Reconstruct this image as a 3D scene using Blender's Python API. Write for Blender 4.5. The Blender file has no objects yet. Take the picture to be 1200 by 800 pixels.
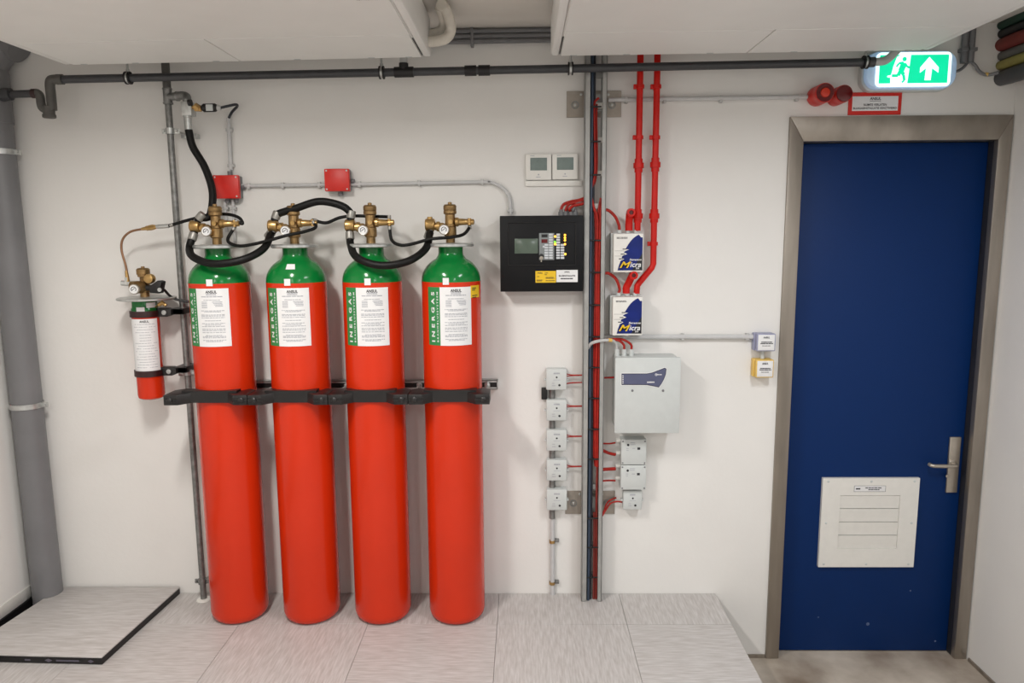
import bpy, bmesh, math, random
from mathutils import Vector, Matrix
random.seed(7)
SC = bpy.context.scene
COL = SC.collection
PI = math.pi

# ------------------------------------------------------------------ camera
F_PX = 867.4
D, H = 3.5, 1.7895                      # camera distance from the back wall, eye height over the raised floor
PITCH, YAW, ROLL = math.radians(8.32), math.radians(0.977), math.radians(-0.411)
R = (Matrix.Rotation(YAW, 3, 'Z') @ Matrix.Rotation(PI/2 - PITCH, 3, 'X') @ Matrix.Rotation(ROLL, 3, 'Z'))
cam_d = bpy.data.cameras.new('camera')
cam = bpy.data.objects.new('camera', cam_d)
COL.objects.link(cam)
cam_d.sensor_fit = 'HORIZONTAL'
cam_d.sensor_width = 36.0
cam_d.lens = 36.0 * F_PX / 1200.0
cam_d.clip_start = 0.05
cam.location = (0, -D, H)
cam.rotation_euler = R.to_euler()
SC.camera = cam

# ------------------------------------------------------------------ view, world, lamps
SC.view_settings.view_transform = 'Standard'
SC.view_settings.look = 'None'
SC.view_settings.gamma = 1.0
SC.view_settings.use_curve_mapping = False
SC.view_settings.exposure = 0.05
world = bpy.data.worlds.new('world')
SC.world = world
world.use_nodes = True
world.node_tree.nodes['Background'].inputs[0].default_value = (0.9, 0.95, 1.0, 1)
world.node_tree.nodes['Background'].inputs[1].default_value = 0.1

def area(name, loc, sx, sy, power, color=(1.0, 0.975, 0.945), rot=(0, 0, 0)):
    l = bpy.data.lights.new(name, 'AREA')
    l.shape = 'RECTANGLE'; l.size = sx; l.size_y = sy; l.energy = power; l.color = color
    o = bpy.data.objects.new(name, l); COL.objects.link(o)
    o.location = loc; o.rotation_euler = rot
    return o
# front pair: ceiling tube lights; rear pair: fill lamps added to raise ambient light
area('ceiling_or_fill_lamp', (-1.05, -1.80, 2.66), 0.16, 0.66, 44, (1.0, 0.965, 0.92))
area('ceiling_or_fill_lamp', (1.16, -1.80, 2.66), 0.16, 0.66, 27, (0.955, 0.985, 1.03))
area('ceiling_or_fill_lamp', (-1.05, -4.75, 2.645), 0.14, 1.45, 35, (1.0, 0.985, 0.97))  # unseen rear pair, added to lift the room's bounce light
area('ceiling_or_fill_lamp', (1.16, -4.75, 2.645), 0.14, 1.45, 33, (0.96, 0.99, 1.03))

# ------------------------------------------------------------------ materials
def lin(c):
    return tuple(((v/255)/12.92 if v/255 <= 0.04045 else ((v/255+0.055)/1.055)**2.4) for v in c)

MATS = {}
def mat(name, rgb, rough=0.5, metal=0.0, var=0.06, scale=30.0, bump=0.0, stretch=(1, 1, 1), rgb2=None, emit=None, coat=0.0, spec=0.5, detail=4.0, trans=0.0):
    m = bpy.data.materials.new(name); m.use_nodes = True
    nt = m.node_tree; b = nt.nodes['Principled BSDF']
    c = lin(rgb)
    b.inputs['Roughness'].default_value = rough
    b.inputs['Metallic'].default_value = metal
    b.inputs['Specular IOR Level'].default_value = spec
    b.inputs['Coat Weight'].default_value = coat
    b.inputs['Coat Roughness'].default_value = 0.1
    if trans: b.inputs['Transmission Weight'].default_value = trans
    tc = nt.nodes.new('ShaderNodeTexCoord')
    mp = nt.nodes.new('ShaderNodeMapping'); mp.inputs['Scale'].default_value = stretch
    nz = nt.nodes.new('ShaderNodeTexNoise'); nz.inputs['Scale'].default_value = scale; nz.inputs['Detail'].default_value = detail
    nt.links.new(tc.outputs['Object'], mp.inputs['Vector']); nt.links.new(mp.outputs['Vector'], nz.inputs['Vector'])
    rp = nt.nodes.new('ShaderNodeValToRGB')
    c2 = lin(rgb2) if rgb2 else tuple(v*(1-var*2) for v in c)
    c1 = c if rgb2 else tuple(min(1, v*(1+var)) for v in c)
    rp.color_ramp.elements[0].color = (*c2, 1); rp.color_ramp.elements[1].color = (*c1, 1)
    rp.color_ramp.elements[0].position = 0.3; rp.color_ramp.elements[1].position = 0.7
    nt.links.new(nz.outputs['Fac'], rp.inputs['Fac'])
    nt.links.new(rp.outputs['Color'], b.inputs['Base Color'])
    if bump:
        bp = nt.nodes.new('ShaderNodeBump'); bp.inputs['Strength'].default_value = bump; bp.inputs['Distance'].default_value = 0.002
        nt.links.new(nz.outputs['Fac'], bp.inputs['Height']); nt.links.new(bp.outputs['Normal'], b.inputs['Normal'])
    if emit:
        b.inputs['Emission Color'].default_value = (*lin(emit[0]), 1); b.inputs['Emission Strength'].default_value = emit[1]
    MATS[name] = m
    return m

WALL = mat('wall_paint', (229, 227, 223), 0.75, var=0.012, scale=3, bump=0.0)
# roller-paint relief on the wall
_nt = WALL.node_tree; _n2 = _nt.nodes.new('ShaderNodeTexNoise'); _n2.inputs['Scale'].default_value = 55; _n2.inputs['Detail'].default_value = 3
_bp = _nt.nodes.new('ShaderNodeBump'); _bp.inputs['Strength'].default_value = 0.12; _bp.inputs['Distance'].default_value = 0.004
_tc = [n for n in _nt.nodes if n.type == 'TEX_COORD'][0]
_nt.links.new(_tc.outputs['Object'], _n2.inputs['Vector']); _nt.links.new(_n2.outputs['Fac'], _bp.inputs['Height'])
_nt.links.new(_bp.outputs['Normal'], _nt.nodes['Principled BSDF'].inputs['Normal'])
CEIL = mat('ceiling_paint', (222, 216, 208), 0.8, var=0.02, scale=4)
LINO = mat('linoleum', (197, 194, 192), 0.42, scale=14, stretch=(9, 0.9, 1), rgb2=(171, 166, 162), detail=9, spec=0.4)
LINO_X = mat('linoleum_across', (197, 194, 192), 0.42, scale=14, stretch=(0.9, 9, 1), rgb2=(171, 166, 162), detail=9, spec=0.4)
CONC = mat('concrete', (208, 198, 184), 0.65, scale=3.5, rgb2=(132, 117, 102), bump=0.3, detail=9)
BLACKR = mat('black_rubber', (18, 17, 18), 0.5)
HOSE = mat('black_hose', (11, 10, 9), 0.5, bump=0.1, scale=300, spec=0.25)
BLKMET = mat('black_painted_steel', (26, 24, 24), 0.38, var=0.1)
REDC = mat('red_cylinder_paint', (206, 48, 14), 0.22, var=0.03, scale=4, spec=0.35)
GRNC = mat('green_cylinder_paint', (12, 116, 50), 0.16, var=0.03, scale=6, spec=0.4)
REDP = mat('red_pipe_plastic', (198, 24, 14), 0.35, var=0.04, spec=0.3)
REDBOX = mat('red_box_plastic', (208, 34, 22), 0.4, var=0.03)
REDK = mat('red_cable', (166, 34, 24), 0.5, var=0.12, scale=60, spec=0.3)
REDD = mat('dark_red_lens', (96, 8, 12), 0.2)
REDL = mat('bright_red_lens', (206, 50, 22), 0.25)
BRASS = mat('brass', (186, 152, 98), 0.3, 0.85, var=0.1, scale=60)
BRASSD = mat('dark_brass', (148, 120, 80), 0.38, 0.8, var=0.1, scale=60)
COPPER = mat('copper_tube', (146, 110, 84), 0.4, 0.7)
ZINC = mat('zinc_plated_steel', (196, 198, 196), 0.36, 0.75, var=0.1, scale=40)
GALV = mat('galvanised_pipe', (136, 136, 134), 0.42, 0.6, var=0.16, scale=45)
LADR = mat('galvanised_ladder', (166, 166, 163), 0.45, 0.4, var=0.08, scale=18)
STEEL = mat('brushed_stainless', (160, 152, 142), 0.4, 0.75, scale=14, stretch=(1, 1, 0.12), var=0.12)
STEELH = mat('brushed_stainless_head', (160, 152, 142), 0.4, 0.75, scale=14, stretch=(0.5, 1, 0.3), var=0.14)
SATIN = mat('satin_nickel', (186, 178, 166), 0.3, 0.8, var=0.04)
BLUE = mat('blue_door_paint', (2, 42, 96), 0.5, var=0.1, scale=260, bump=0.15, spec=0.2)
DKREV = mat('anthracite_seal', (44, 44, 48), 0.4)
PVCD = mat('dark_grey_pvc', (60, 61, 64), 0.42, var=0.06)
PVCT = mat('grey_brown_pvc', (88, 86, 82), 0.45, var=0.06)
PVCG = mat('grey_soil_pipe', (116, 116, 118), 0.42, var=0.05, scale=6)
PVCL = mat('light_grey_pvc', (186, 186, 184), 0.45, var=0.04)
COND = mat('pale_grey_conduit', (196, 196, 196), 0.4, var=0.03)
WHITE = mat('white_plastic', (226, 224, 218), 0.42, var=0.015)
ACW = mat('air_conditioner_white', (235, 234, 230), 0.5, var=0.012, scale=5)
BOXG = mat('pale_grey_box', (200, 204, 202), 0.45, var=0.015)
PAPER = mat('white_paper', (228, 228, 228), 0.55, var=0.01)
INK = mat('black_ink', (38, 38, 42), 0.7)
INKG = mat('grey_ink', (172, 174, 180), 0.7)
LGREEN = mat('label_green', (40, 128, 66), 0.5, var=0.02)
YELL = mat('yellow_sticker', (232, 190, 24), 0.5, var=0.02)
YELB = mat('yellow_plastic', (226, 188, 96), 0.42, var=0.03)
LILAC = mat('blue_grey_plastic', (150, 152, 178), 0.4, var=0.03)
PANB = mat('black_panel_metal', (9, 10, 13), 0.55, var=0.1, scale=200, bump=0.1, spec=0.25)
LCD = mat('lcd_glass', (84, 98, 86), 0.2)
LCDB = mat('thermostat_lcd', (116, 130, 126), 0.25)
NAVY = mat('navy_print', (6, 32, 112), 0.4, var=0.2, scale=8, spec=0.3)
NAVYD = mat('black_navy_print', (10, 12, 26), 0.35)
SLATE = mat('slate_blue_print', (84, 88, 116), 0.4, var=0.03)
SLATED = mat('dark_slate_border', (52, 54, 70), 0.4)
KEYG = mat('key_white', (206, 210, 214), 0.4)
KEYPAD = mat('keypad_grey', (128, 134, 134), 0.45)
AMBER = mat('amber_led', (255, 190, 60), 0.3, emit=((255, 176, 60), 2.2))
GREENLED = mat('green_led', (120, 220, 60), 0.3, emit=((130, 220, 60), 1.0))
SIGNG = mat('sign_green_lit', (0, 200, 150), 0.4, emit=((6, 222, 160), 0.9))
SIGNW = mat('sign_white_lit', (240, 255, 255), 0.4, emit=((226, 255, 255), 1.25))
SIGNB = mat('sign_clear_cover', (200, 214, 234), 0.12, emit=((140, 196, 240), 0.22))
LAGG = mat('white_lagging', (216, 210, 198), 0.6, var=0.05, scale=30, bump=0.3)
DGRN = mat('dark_green_sleeve', (18, 52, 38), 0.6)
DRED = mat('dark_red_sleeve', (112, 34, 26), 0.6)
KAKI = mat('yellow_green_sleeve', (140, 130, 66), 0.6)
CHAR = mat('charcoal_cable', (42, 44, 52), 0.5)
BLUEK = mat('dark_blue_cable', (52, 66, 84), 0.45)

# ------------------------------------------------------------------ pixel -> point helpers (design time measurement of the room)
def ray(px, py):
    return R @ Vector((px - 600.0, -(py - 400.0), -F_PX))
def P(px, py, d):                       # point on the plane d metres in front of the back wall
    v = ray(px, py); t = (D - d) / v.y
    return Vector((v.x*t, -d, H + v.z*t))
def PZ(px, py, z):                      # point on a level plane
    v = ray(px, py); t = (z - H) / v.z
    return Vector((v.x*t, -D + v.y*t, z))
def rect(x0, y0, x1, y1, d):            # pixel rectangle -> x0,x1,z0,z1 on that plane
    xm, ym = (x0+x1)/2, (y0+y1)/2
    return P(x0, ym, d).x, P(x1, ym, d).x, P(xm, y1, d).z, P(xm, y0, d).z

# ------------------------------------------------------------------ mesh builder
def smooth_path(pts, n=8):
    pts = [Vector(p) for p in pts]
    if len(pts) < 3: return pts
    out = []
    for i in range(len(pts)-1):
        p0 = pts[i-1] if i else pts[0]*2 - pts[1]
        p1, p2 = pts[i], pts[i+1]
        p3 = pts[i+2] if i+2 < len(pts) else pts[-1]*2 - pts[-2]
        for k in range(n):
            t = k/n
            out.append(0.5*((2*p1)+(-p0+p2)*t+(2*p0-5*p1+4*p2-p3)*t*t+(-p0+3*p1-3*p2+p3)*t**3))
    out.append(pts[-1])
    return out

class MB:
    def __init__(s): s.bm = bmesh.new()
    def box(s, x0, x1, y0, y1, z0, z1, bev=0.0, seg=2):
        b = bmesh.new()
        bmesh.ops.create_cube(b, size=1)
        for v in b.verts:
            v.co = Vector(((x0+x1)/2 + v.co.x*(x1-x0), (y0+y1)/2 + v.co.y*(y1-y0), (z0+z1)/2 + v.co.z*(z1-z0)))
        if bev: bmesh.ops.bevel(b, geom=list(b.edges), offset=bev, segments=seg, affect='EDGES', profile=0.5)
        return s._add(b)
    def _add(s, b, M=None):
        if M is not None: bmesh.ops.transform(b, matrix=M, verts=b.verts)
        bmesh.ops.recalc_face_normals(b, faces=b.faces)
        me = bpy.data.meshes.new('tmp'); b.to_mesh(me); b.free()
        s.bm.from_mesh(me); bpy.data.meshes.remove(me)
        return s
    def tube(s, pts, r, seg=12, caps=True, radii=None):
        pts = [Vector(p) for p in pts]; n = len(pts)
        b = bmesh.new(); rings = []
        up = None
        for i, p in enumerate(pts):
            t = (pts[min(i+1, n-1)] - pts[max(i-1, 0)])
            if t.length < 1e-9: t = Vector((0, 0, 1))
            t.normalize()
            if up is None:
                a = Vector((0, 0, 1)) if abs(t.z) < 0.9 else Vector((1, 0, 0))
                up = (a - t*a.dot(t)).normalized()
            else:
                up = (up - t*up.dot(t)).normalized()
            w = t.cross(up)
            rr = radii[i] if radii else r
            rings.append([b.verts.new(p + (up*math.cos(2*PI*k/seg) + w*math.sin(2*PI*k/seg))*rr) for k in range(seg)])
        for i in range(n-1):
            for k in range(seg):
                b.faces.new((rings[i][k], rings[i][(k+1) % seg], rings[i+1][(k+1) % seg], rings[i+1][k]))
        if caps:
            b.faces.new(rings[0][::-1]); b.faces.new(rings[-1])
        return s._add(b)
    def cyl(s, p0, p1, r, seg=20): return s.tube([p0, p1], r, seg)
    def cone(s, p0, p1, r0, r1, seg=20): return s.tube([p0, p1], 0, seg, radii=[r0, r1])
    def lathe(s, c, prof, seg=32, axis='Z'):           # prof: (radius, height) pairs, closed at both ends
        b = bmesh.new(); rings = []
        for r, h in prof:
            rg = []
            for k in range(seg):
                a = 2*PI*k/seg
                x, y, z = r*math.cos(a), r*math.sin(a), h
                v = Vector((x, y, z)) if axis == 'Z' else (Vector((x, -z, y)) if axis == 'Y' else Vector((z, x, y)))
                rg.append(b.verts.new(Vector(c) + v))
            rings.append(rg)
        for i in range(len(rings)-1):
            for k in range(seg):
                b.faces.new((rings[i][k], rings[i][(k+1) % seg], rings[i+1][(k+1) % seg], rings[i+1][k]))
        b.faces.new(rings[0][::-1]); b.faces.new(rings[-1])
        return s._add(b)
    def prism(s, poly, a0, a1, plane='XZ', bev=0.0):   # polygon extruded along the missing axis
        b = bmesh.new()
        def co(u, v, w):
            return Vector((u, w, v)) if plane == 'XZ' else (Vector((u, v, w)) if plane == 'XY' else Vector((w, u, v)))
        lo = [b.verts.new(co(u, v, a0)) for u, v in poly]; hi = [b.verts.new(co(u, v, a1)) for u, v in poly]
        n = len(poly)
        for i in range(n): b.faces.new((lo[i], lo[(i+1) % n], hi[(i+1) % n], hi[i]))
        b.faces.new(lo[::-1]); b.faces.new(hi)
        if bev:
            bmesh.ops.recalc_face_normals(b, faces=b.faces)
            bmesh.ops.bevel(b, geom=list(b.edges), offset=bev, segments=2, affect='EDGES', profile=0.5)
        return s._add(b)
    def ring(s, c, r0, r1, h, axis='Z', seg=28):       # a band with a hole
        b = bmesh.new(); rs = []
        for r, z in ((r0, 0), (r1, 0), (r1, h), (r0, h)):
            rg = []
            for k in range(seg):
                a = 2*PI*k/seg; x, y = r*math.cos(a), r*math.sin(a)
                v = Vector((x, y, z)) if axis == 'Z' else (Vector((x, -z, y)) if axis == 'Y' else Vector((z, x, y)))
                rg.append(b.verts.new(Vector(c)+v))
            rs.append(rg)
        for i in range(4):
            for k in range(seg):
                b.faces.new((rs[i][k], rs[i][(k+1) % seg], rs[(i+1) % 4][(k+1) % seg], rs[(i+1) % 4][k]))
        return s._add(b)
    def faces(s, verts, faces):
        b = bmesh.new(); vs = [b.verts.new(v) for v in verts]
        for f in faces: b.faces.new([vs[i] for i in f])
        me = bpy.data.meshes.new('tmp'); b.to_mesh(me); b.free(); s.bm.from_mesh(me); bpy.data.meshes.remove(me)
        return s
    def build(s, name, material, parent=None, label=None, rot=None, stuff=False, smooth=True):
        me = bpy.data.meshes.new(name)
        if parent is None:
            xs = [v.co for v in s.bm.verts]
            o0 = Vector(((min(v.x for v in xs)+max(v.x for v in xs))/2, (min(v.y for v in xs)+max(v.y for v in xs))/2, min(v.z for v in xs)))
        else:
            o0 = WLOC[parent.name]
        bmesh.ops.translate(s.bm, verts=s.bm.verts, vec=-o0)
        if smooth:
            for f in s.bm.faces: f.smooth = True
        s.bm.to_mesh(me); s.bm.free()
        if smooth: me.set_sharp_from_angle(angle=math.radians(35))
        ms = material if isinstance(material, (list, tuple)) else [material]
        for m in ms: me.materials.append(m)
        o = bpy.data.objects.new(name, me); COL.objects.link(o)
        if parent is None: o.location = o0
        else: o.parent = parent
        WLOC[o.name] = o0
        if label: o['label'] = label
        if stuff: o['kind'] = 'stuff'
        return o
WLOC = {}

def thing(name, label, cat, loc, group=None):
    o = bpy.data.objects.new(name, None); COL.objects.link(o)
    o.empty_display_size = 0.05
    o.location = loc; o['label'] = label; o['category'] = cat
    if group: o['group'] = group
    WLOC[o.name] = Vector(loc)
    return o
def tag(o, label, cat, group=None):
    o['label'] = label; o['category'] = cat
    if group: o['group'] = group
    return o
def struct(o):
    o['kind'] = 'structure'
    return o

# ------------------------------------------------------------------ lettering
def text_geo(s, size, bold=0.0, align='LEFT', spacing=1.0):
    c = bpy.data.curves.new('t', 'FONT'); c.body = s; c.size = size; c.align_x = align; c.offset = bold*size; c.resolution_u = 3
    c.space_character = spacing
    o = bpy.data.objects.new('t', c); COL.objects.link(o)
    bpy.context.view_layer.update()
    me = o.evaluated_get(bpy.context.evaluated_depsgraph_get()).to_mesh()
    vs = [v.co.copy() for v in me.vertices]; fs = [tuple(p.vertices) for p in me.polygons]
    o.to_mesh_clear()
    bpy.data.objects.remove(o); bpy.data.curves.remove(c)
    return vs, fs
def text_fit(mb, s, f, width, height=None, bold=0.0, spacing=1.0):
    """write s as a flat mesh; f maps (u, v) with u in 0..width, v from the base line to the point"""
    vs, fs = text_geo(s, 1.0, bold, spacing=spacing)
    u0, u1 = min(v.x for v in vs), max(v.x for v in vs); v1 = max(v.y for v in vs)
    su = width/(u1-u0); sv = (height/v1) if height else su
    mb.faces([f((v.x-u0)*su, v.y*sv) for v in vs], fs)
def text_flat(mb, s, xc, zb, d, width, height=None, bold=0.0):
    text_fit(mb, s, lambda u, v: Vector((xc - width/2 + u, -d, zb + v)), width, height, bold)
def bars(mb, x0, x1, z, h, d, n=3, f=None):
    """illegibly small print: runs of word-long dashes"""
    f = f or (lambda u, v: Vector((u, -d, v)))
    x = x0
    while x < x1 - 0.002:
        w = min(random.uniform(0.25, 0.9)*(x1-x0)/n, x1 - x)
        mb.faces([f(x, z), f(x+w, z), f(x+w, z+h), f(x, z+h)], [(0, 1, 2, 3)])
        x += w + (x1-x0)*0.025

# ================================================================== SETTING
ZC = 2.70                                # ceiling
ZL = -0.345                              # the lower floor in front of the door
XL = -2.468
XR = P(1187.5, 136, 0).x
YB = -6.2
fx0, fx1 = P(925, 136, 0.0).x, P(1186, 136, 0.0).x     # outer edges of the door frame
fzt = P(1050, 136, 0.0).z
# back wall: panels around the door opening
m = MB()
m.box(XL-0.2, fx0+0.03, 0, 0.2, ZL-0.02, ZC+0.1)
m.box(fx0+0.03, fx1-0.03, 0, 0.2, fzt-0.03, ZC+0.1)
m.box(fx1-0.03, XR+0.2, 0, 0.2, ZL-0.02, ZC+0.1)
struct(m.build('wall_back', WALL))
struct(MB().box(XL-0.2, XL, YB, 0, ZL-0.02, ZC+0.1).build('wall_left', WALL))
struct(MB().box(XR, XR+0.2, YB, 0, ZL-0.02, ZC+0.1).build('wall_right', WALL))
struct(MB().box(XL-0.2, XR+0.2, YB-0.2, YB, ZL-0.02, ZC+0.1).build('wall_front', WALL))
struct(MB().box(XL-0.2, XR+0.2, YB-0.2, 0.2, ZC, ZC+0.2).build('ceiling', CEIL))
struct(MB().box(XL-0.2, XR+0.2, YB-0.2, 0.6, ZL-0.2, ZL).build('floor', CONC))
struct(MB().box(fx0-0.1, XR+0.2, 0.2, 0.3, ZL, ZC).build('wall_passage', WALL))
# raised floor with its tiles
XE = P(838, 695, 0).x                    # right edge of the raised floor
XS = XL + 0.215                           # left edge (gap to the wall)
rf = MB()
rf.box(XS, XE-0.012, YB, -0.004, -0.06, -0.036)
rf.box(XE-0.03, XE-0.01, YB, -0.004, ZL, -0.036)
rf.box(XS, XS+0.02, YB, -0.004, ZL, -0.036)
for yy in (-0.3, -0.9, -1.5, -2.1, -2.7, -3.3, -4.5):
    for xx in (XS+0.3, -1.6, -1.0, -0.4, 0.2):
        rf.cyl((xx, yy, ZL), (xx, yy, -0.05), 0.02, 8)
raised = struct(rf.build('floor_raised', BLACKR))
xj = PZ(735, 732, 0).x
xs = [XS] + [v for v in (xj-0.6*k for k in range(5, -1, -1)) if v > XS+0.05] + [XE]
yj = PZ(650, 731, 0).y
ys = [-0.002, yj, yj-0.6, yj-1.2, yj-1.8, yj-2.4, yj-3.0, yj-3.6, yj-4.2, yj-4.8, YB]
for j in range(len(ys)-1):
    for i in range(len(xs)-1):
        g = 0.0008
        a0, a1, b0, b1 = xs[i]+g, xs[i+1]-g, ys[j+1]+g, ys[j]-g
        dz = random.uniform(-0.0006, 0.0)
        m = MB(); m.box(a0, a1, b0, b1, -0.036, dz, bev=0.0004, seg=1)
        m.build('floor_tile', LINO_X if (i + j) % 2 == 0 and j else LINO, raised)
struct(MB().box(XL, XL+0.012, YB, -0.0, ZL, 0.012).build('gap_shade_strip_1', BLACKR))  # black strip along the left wall, put in for the shaded floor gap
struct(MB().box(XL, XL+0.006, YB, -0.0, 0.02, 0.075, bev=0.002).build('baseboard_left', WHITE))
struct(MB().box(XE, fx0-0.002, -0.008, 0, ZL, ZL+0.018).build('baseboard_back', STEEL))
struct(MB().box(XR-0.008, XR, YB, -0.03, ZL, ZL+0.018).build('baseboard_right', STEEL))

# loose floor tile lying on the raised floor at the left
zt = 0.037
cs = [PZ(80, 681.5, zt), PZ(213.5, 684.5, zt), PZ(119, 769.5, zt), PZ(-48, 765.5, zt)]
t = thing('loose_floor_tile', 'loose grey floor tile with black edges lying on the floor at left', 'floor tile', (sum((c.x for c in cs))/4, sum((c.y for c in cs))/4, 0.002))
m = MB(); b = [(c.x, min(c.y, -0.012)) for c in cs]
m.prism(b, 0.031, zt, 'XY', bev=0.001).build('top_layer', LINO_X, t)
ctr = Vector((sum(x for x, y in b)/4, sum(y for x, y in b)/4))
MB().prism([(ctr.x+(x-ctr.x)*0.996, ctr.y+(y-ctr.y)*0.996) for x, y in b], 0.002, 0.031, 'XY').build('core', BLACKR, t, label='black edged tile core')
m = MB()
e0, e1 = Vector((b[3][0], b[3][1], 0)), Vector((b[2][0], b[2][1], 0))
for q0, q1, sh in ((0.46, 0.50, 1), (0.60, 0.655, 0), (0.68, 0.84, 2), (0.90, 0.945, 0)):
    pa, pb = e0.lerp(e1, q0), e0.lerp(e1, q1); yo = -0.0006
    if sh == 0:
        mid = (pa+pb)/2
        m.faces([pa+Vector((0, yo, .016)), mid+Vector((0, yo, .008)), pb+Vector((0, yo, .016)), mid+Vector((0, yo, .024))], [(0, 1, 2, 3)])
    else:
        m.faces([pa+Vector((0, yo, .012)), pb+Vector((0, yo, .012)), pb+Vector((0, yo, .020)), pa+Vector((0, yo, .020))], [(0, 1, 2, 3)])
m.build('edge_print', mat('dim_grey_print', (92, 88, 100), 0.6), t, label='dim grey print on the black edge')

# ================================================================== DOOR
YD = 0.055                               # face of the door leaf, recessed
dx0, dx1 = P(940.5, 165, 0).x, P(1168, 166, 0).x
fzi = P(1050, 165, -0.0).z
dr = bpy.data.objects.new('door_1', None); COL.objects.link(dr); dr.location = ((dx0+dx1)/2, YD, ZL); WLOC['door_1'] = dr.location.copy()
struct(dr)
yf = -0.014
m = MB()
m.prism([(fx0, ZL+0.001), (dx0, ZL+0.001), (dx0, fzi), (fx0, fzt)], yf, 0.09, 'XZ', bev=0.002).build('jamb', STEEL, dr, label='brushed stainless door jamb')
m = MB()
m.prism([(fx1, ZL+0.001), (fx1, fzt), (dx1, fzi), (dx1, ZL+0.001)], yf, 0.02, 'XZ', bev=0.002).build('jamb', STEEL, dr, label='brushed stainless door jamb')
m = MB(); m.prism([(fx0+0.0005, fzt), (dx0+0.0005, fzi), (dx1-0.0005, fzi), (fx1-0.0005, fzt)], yf, 0.09, 'XZ', bev=0.002).build('door_head', STEELH, dr, label='brushed stainless head of the door frame')
MB().box(dx1+0.0005, dx1+0.05, 0.02, 0.09, ZL+0.002, fzi).build('reveal_seal', DKREV, dr, label='dark seal in the frame rebate')
MB().box(dx0+0.002, dx1-0.002, YD, YD+0.045, ZL+0.006, fzi-0.003, bev=0.003).build('door_leaf', BLUE, dr, label='blue painted flush door leaf')
# white air transfer grille in the door
vx0, vx1, vz0, vz1 = rect(961.5, 560, 1074, 664, -YD+0.015)
y0 = YD-0.018
m = MB()
lx0, lx1 = vx0+(vx1-vx0)*0.19, vx0+(vx1-vx0)*0.81
lz0, lz1 = vz0+(vz1-vz0)*0.21, vz0+(vz1-vz0)*0.81
m.box(vx0, lx0, y0, YD+0.002, vz0, vz1, bev=0.003); m.box(lx1, vx1, y0, YD+0.002, vz0, vz1, bev=0.003)
m.box(lx0-0.004, lx1+0.004, y0, YD+0.002, vz0, lz0, bev=0.003); m.box(lx0-0.004, lx1+0.004, y0, YD+0.002, lz1, vz1, bev=0.003)
m = MB(); fw = [(vx0, vz0), (vx1, vz0), (vx1, vz1), (vx0, vz1)]; inn = [(lx0, lz0), (lx1, lz0), (lx1, lz1), (lx0, lz1)]
vv = [Vector((x, y0, z)) for x, z in fw] + [Vector((x, y0, z)) for x, z in inn] + [Vector((x, YD, z)) for x, z in fw] + [Vector((x, YD, z)) for x, z in inn]
ff = [(i, (i+1) % 4, 4+(i+1) % 4, 4+i) for i in range(4)] + [(i, 8+i, 8+(i+1) % 4, (i+1) % 4) for i in range(4)] + [(4+i, 4+(i+1) % 4, 12+(i+1) % 4, 12+i) for i in range(4)]
m.faces(vv, ff)
vent = m.build('vent_panel', WHITE, dr, label='white vent panel with louvres')
for i in range(4):
    za, zb = lz0+(lz1-lz0)*i/4, lz0+(lz1-lz0)*(i+1)/4
    MB().prism([(YD, za+0.0015), (y0+0.006, za+0.0012), (y0+0.001, zb-0.002), (YD, zb-0.002)], lx0+0.001, lx1-0.001, 'YZ').build('louvre', WHITE, vent)
for q, w in ((0.055, 0.965), (0.5, 0.965), (0.945, 0.965), (0.055, 0.5), (0.945, 0.5), (0.055, 0.035), (0.5, 0.035), (0.945, 0.035)):
    x, z = vx0+(vx1-vx0)*q, vz0+(vz1-vz0)*w
    MB().lathe((x, y0, z), [(0.006, 0), (0.006, 0.0015), (0.003, 0.003)], 10, 'Y').build('screw', BOXG, vent)
px0, px1, pz0, pz1 = rect(1001, 569, 1038, 576, -YD+0.02)
MB().box(px0, px1, y0-0.0012, y0, pz0, pz1, bev=0.0005, seg=1).build('maker_plate', PAPER, vent, label='small oblong plate with fine print')
m = MB(); g = 0.002
for (a, b_, c_, d_) in ((px0, px1, pz0, pz0+0.0012), (px0, px1, pz1-0.0012, pz1), (px0, px0+0.0012, pz0, pz1), (px1-0.0012, px1, pz0, pz1)):
    m.box(a, b_, y0-0.0016, y0-0.001, c_, d_)
bars(m, px0+0.009, px0+0.03, (pz0+pz1)/2-0.004, 0.007, -(y0-0.0014), 2)
bars(m, px0+0.055, px1-0.018, (pz0+pz1)/2+0.002, 0.0045, -(y0-0.0014), 4); bars(m, px0+0.07, px1-0.03, (pz0+pz1)/2-0.007, 0.0045, -(y0-0.0014), 3)
m.build('plate_print', INK, vent)
# handle
hx0, hx1, hz0, hz1 = rect(1110, 512, 1125, 577, -YD+0.01)
hd = MB().box(hx0+0.004, hx1-0.004, YD-0.012, YD, hz0, hz1, bev=0.003).build('handle_plate', SATIN, dr, label='satin steel lever handle plate')
hc = P(1121, 545.5, -YD+0.05)
m = MB(); lv = P(1092, 544, -YD+0.06)
m.tube(smooth_path([(hc.x, YD-0.01, hc.z), (hc.x+0.001, YD-0.04, hc.z), (hc.x-0.008, YD-0.054, hc.z), (hc.x-0.035, YD-0.057, hc.z), (lv.x+0.025, YD-0.055, hc.z), (lv.x+0.008, YD-0.05, hc.z+0.001), (lv.x, YD-0.035, hc.z+0.004)], 6), 0.0095, 12)
m.lathe((hc.x, YD-0.012, hc.z), [(0.02, 0), (0.02, 0.006), (0.014, 0.009)], 20, 'Y').build('lever', SATIN, hd)
MB().lathe((P(1117, 561, 0).x-0.004, YD-0.012, P(1117, 561, 0).z), [(0.009, 0), (0.009, 0.003), (0.004, 0.004)], 16, 'Y').build('lock_cylinder', SATIN, hd)
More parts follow.
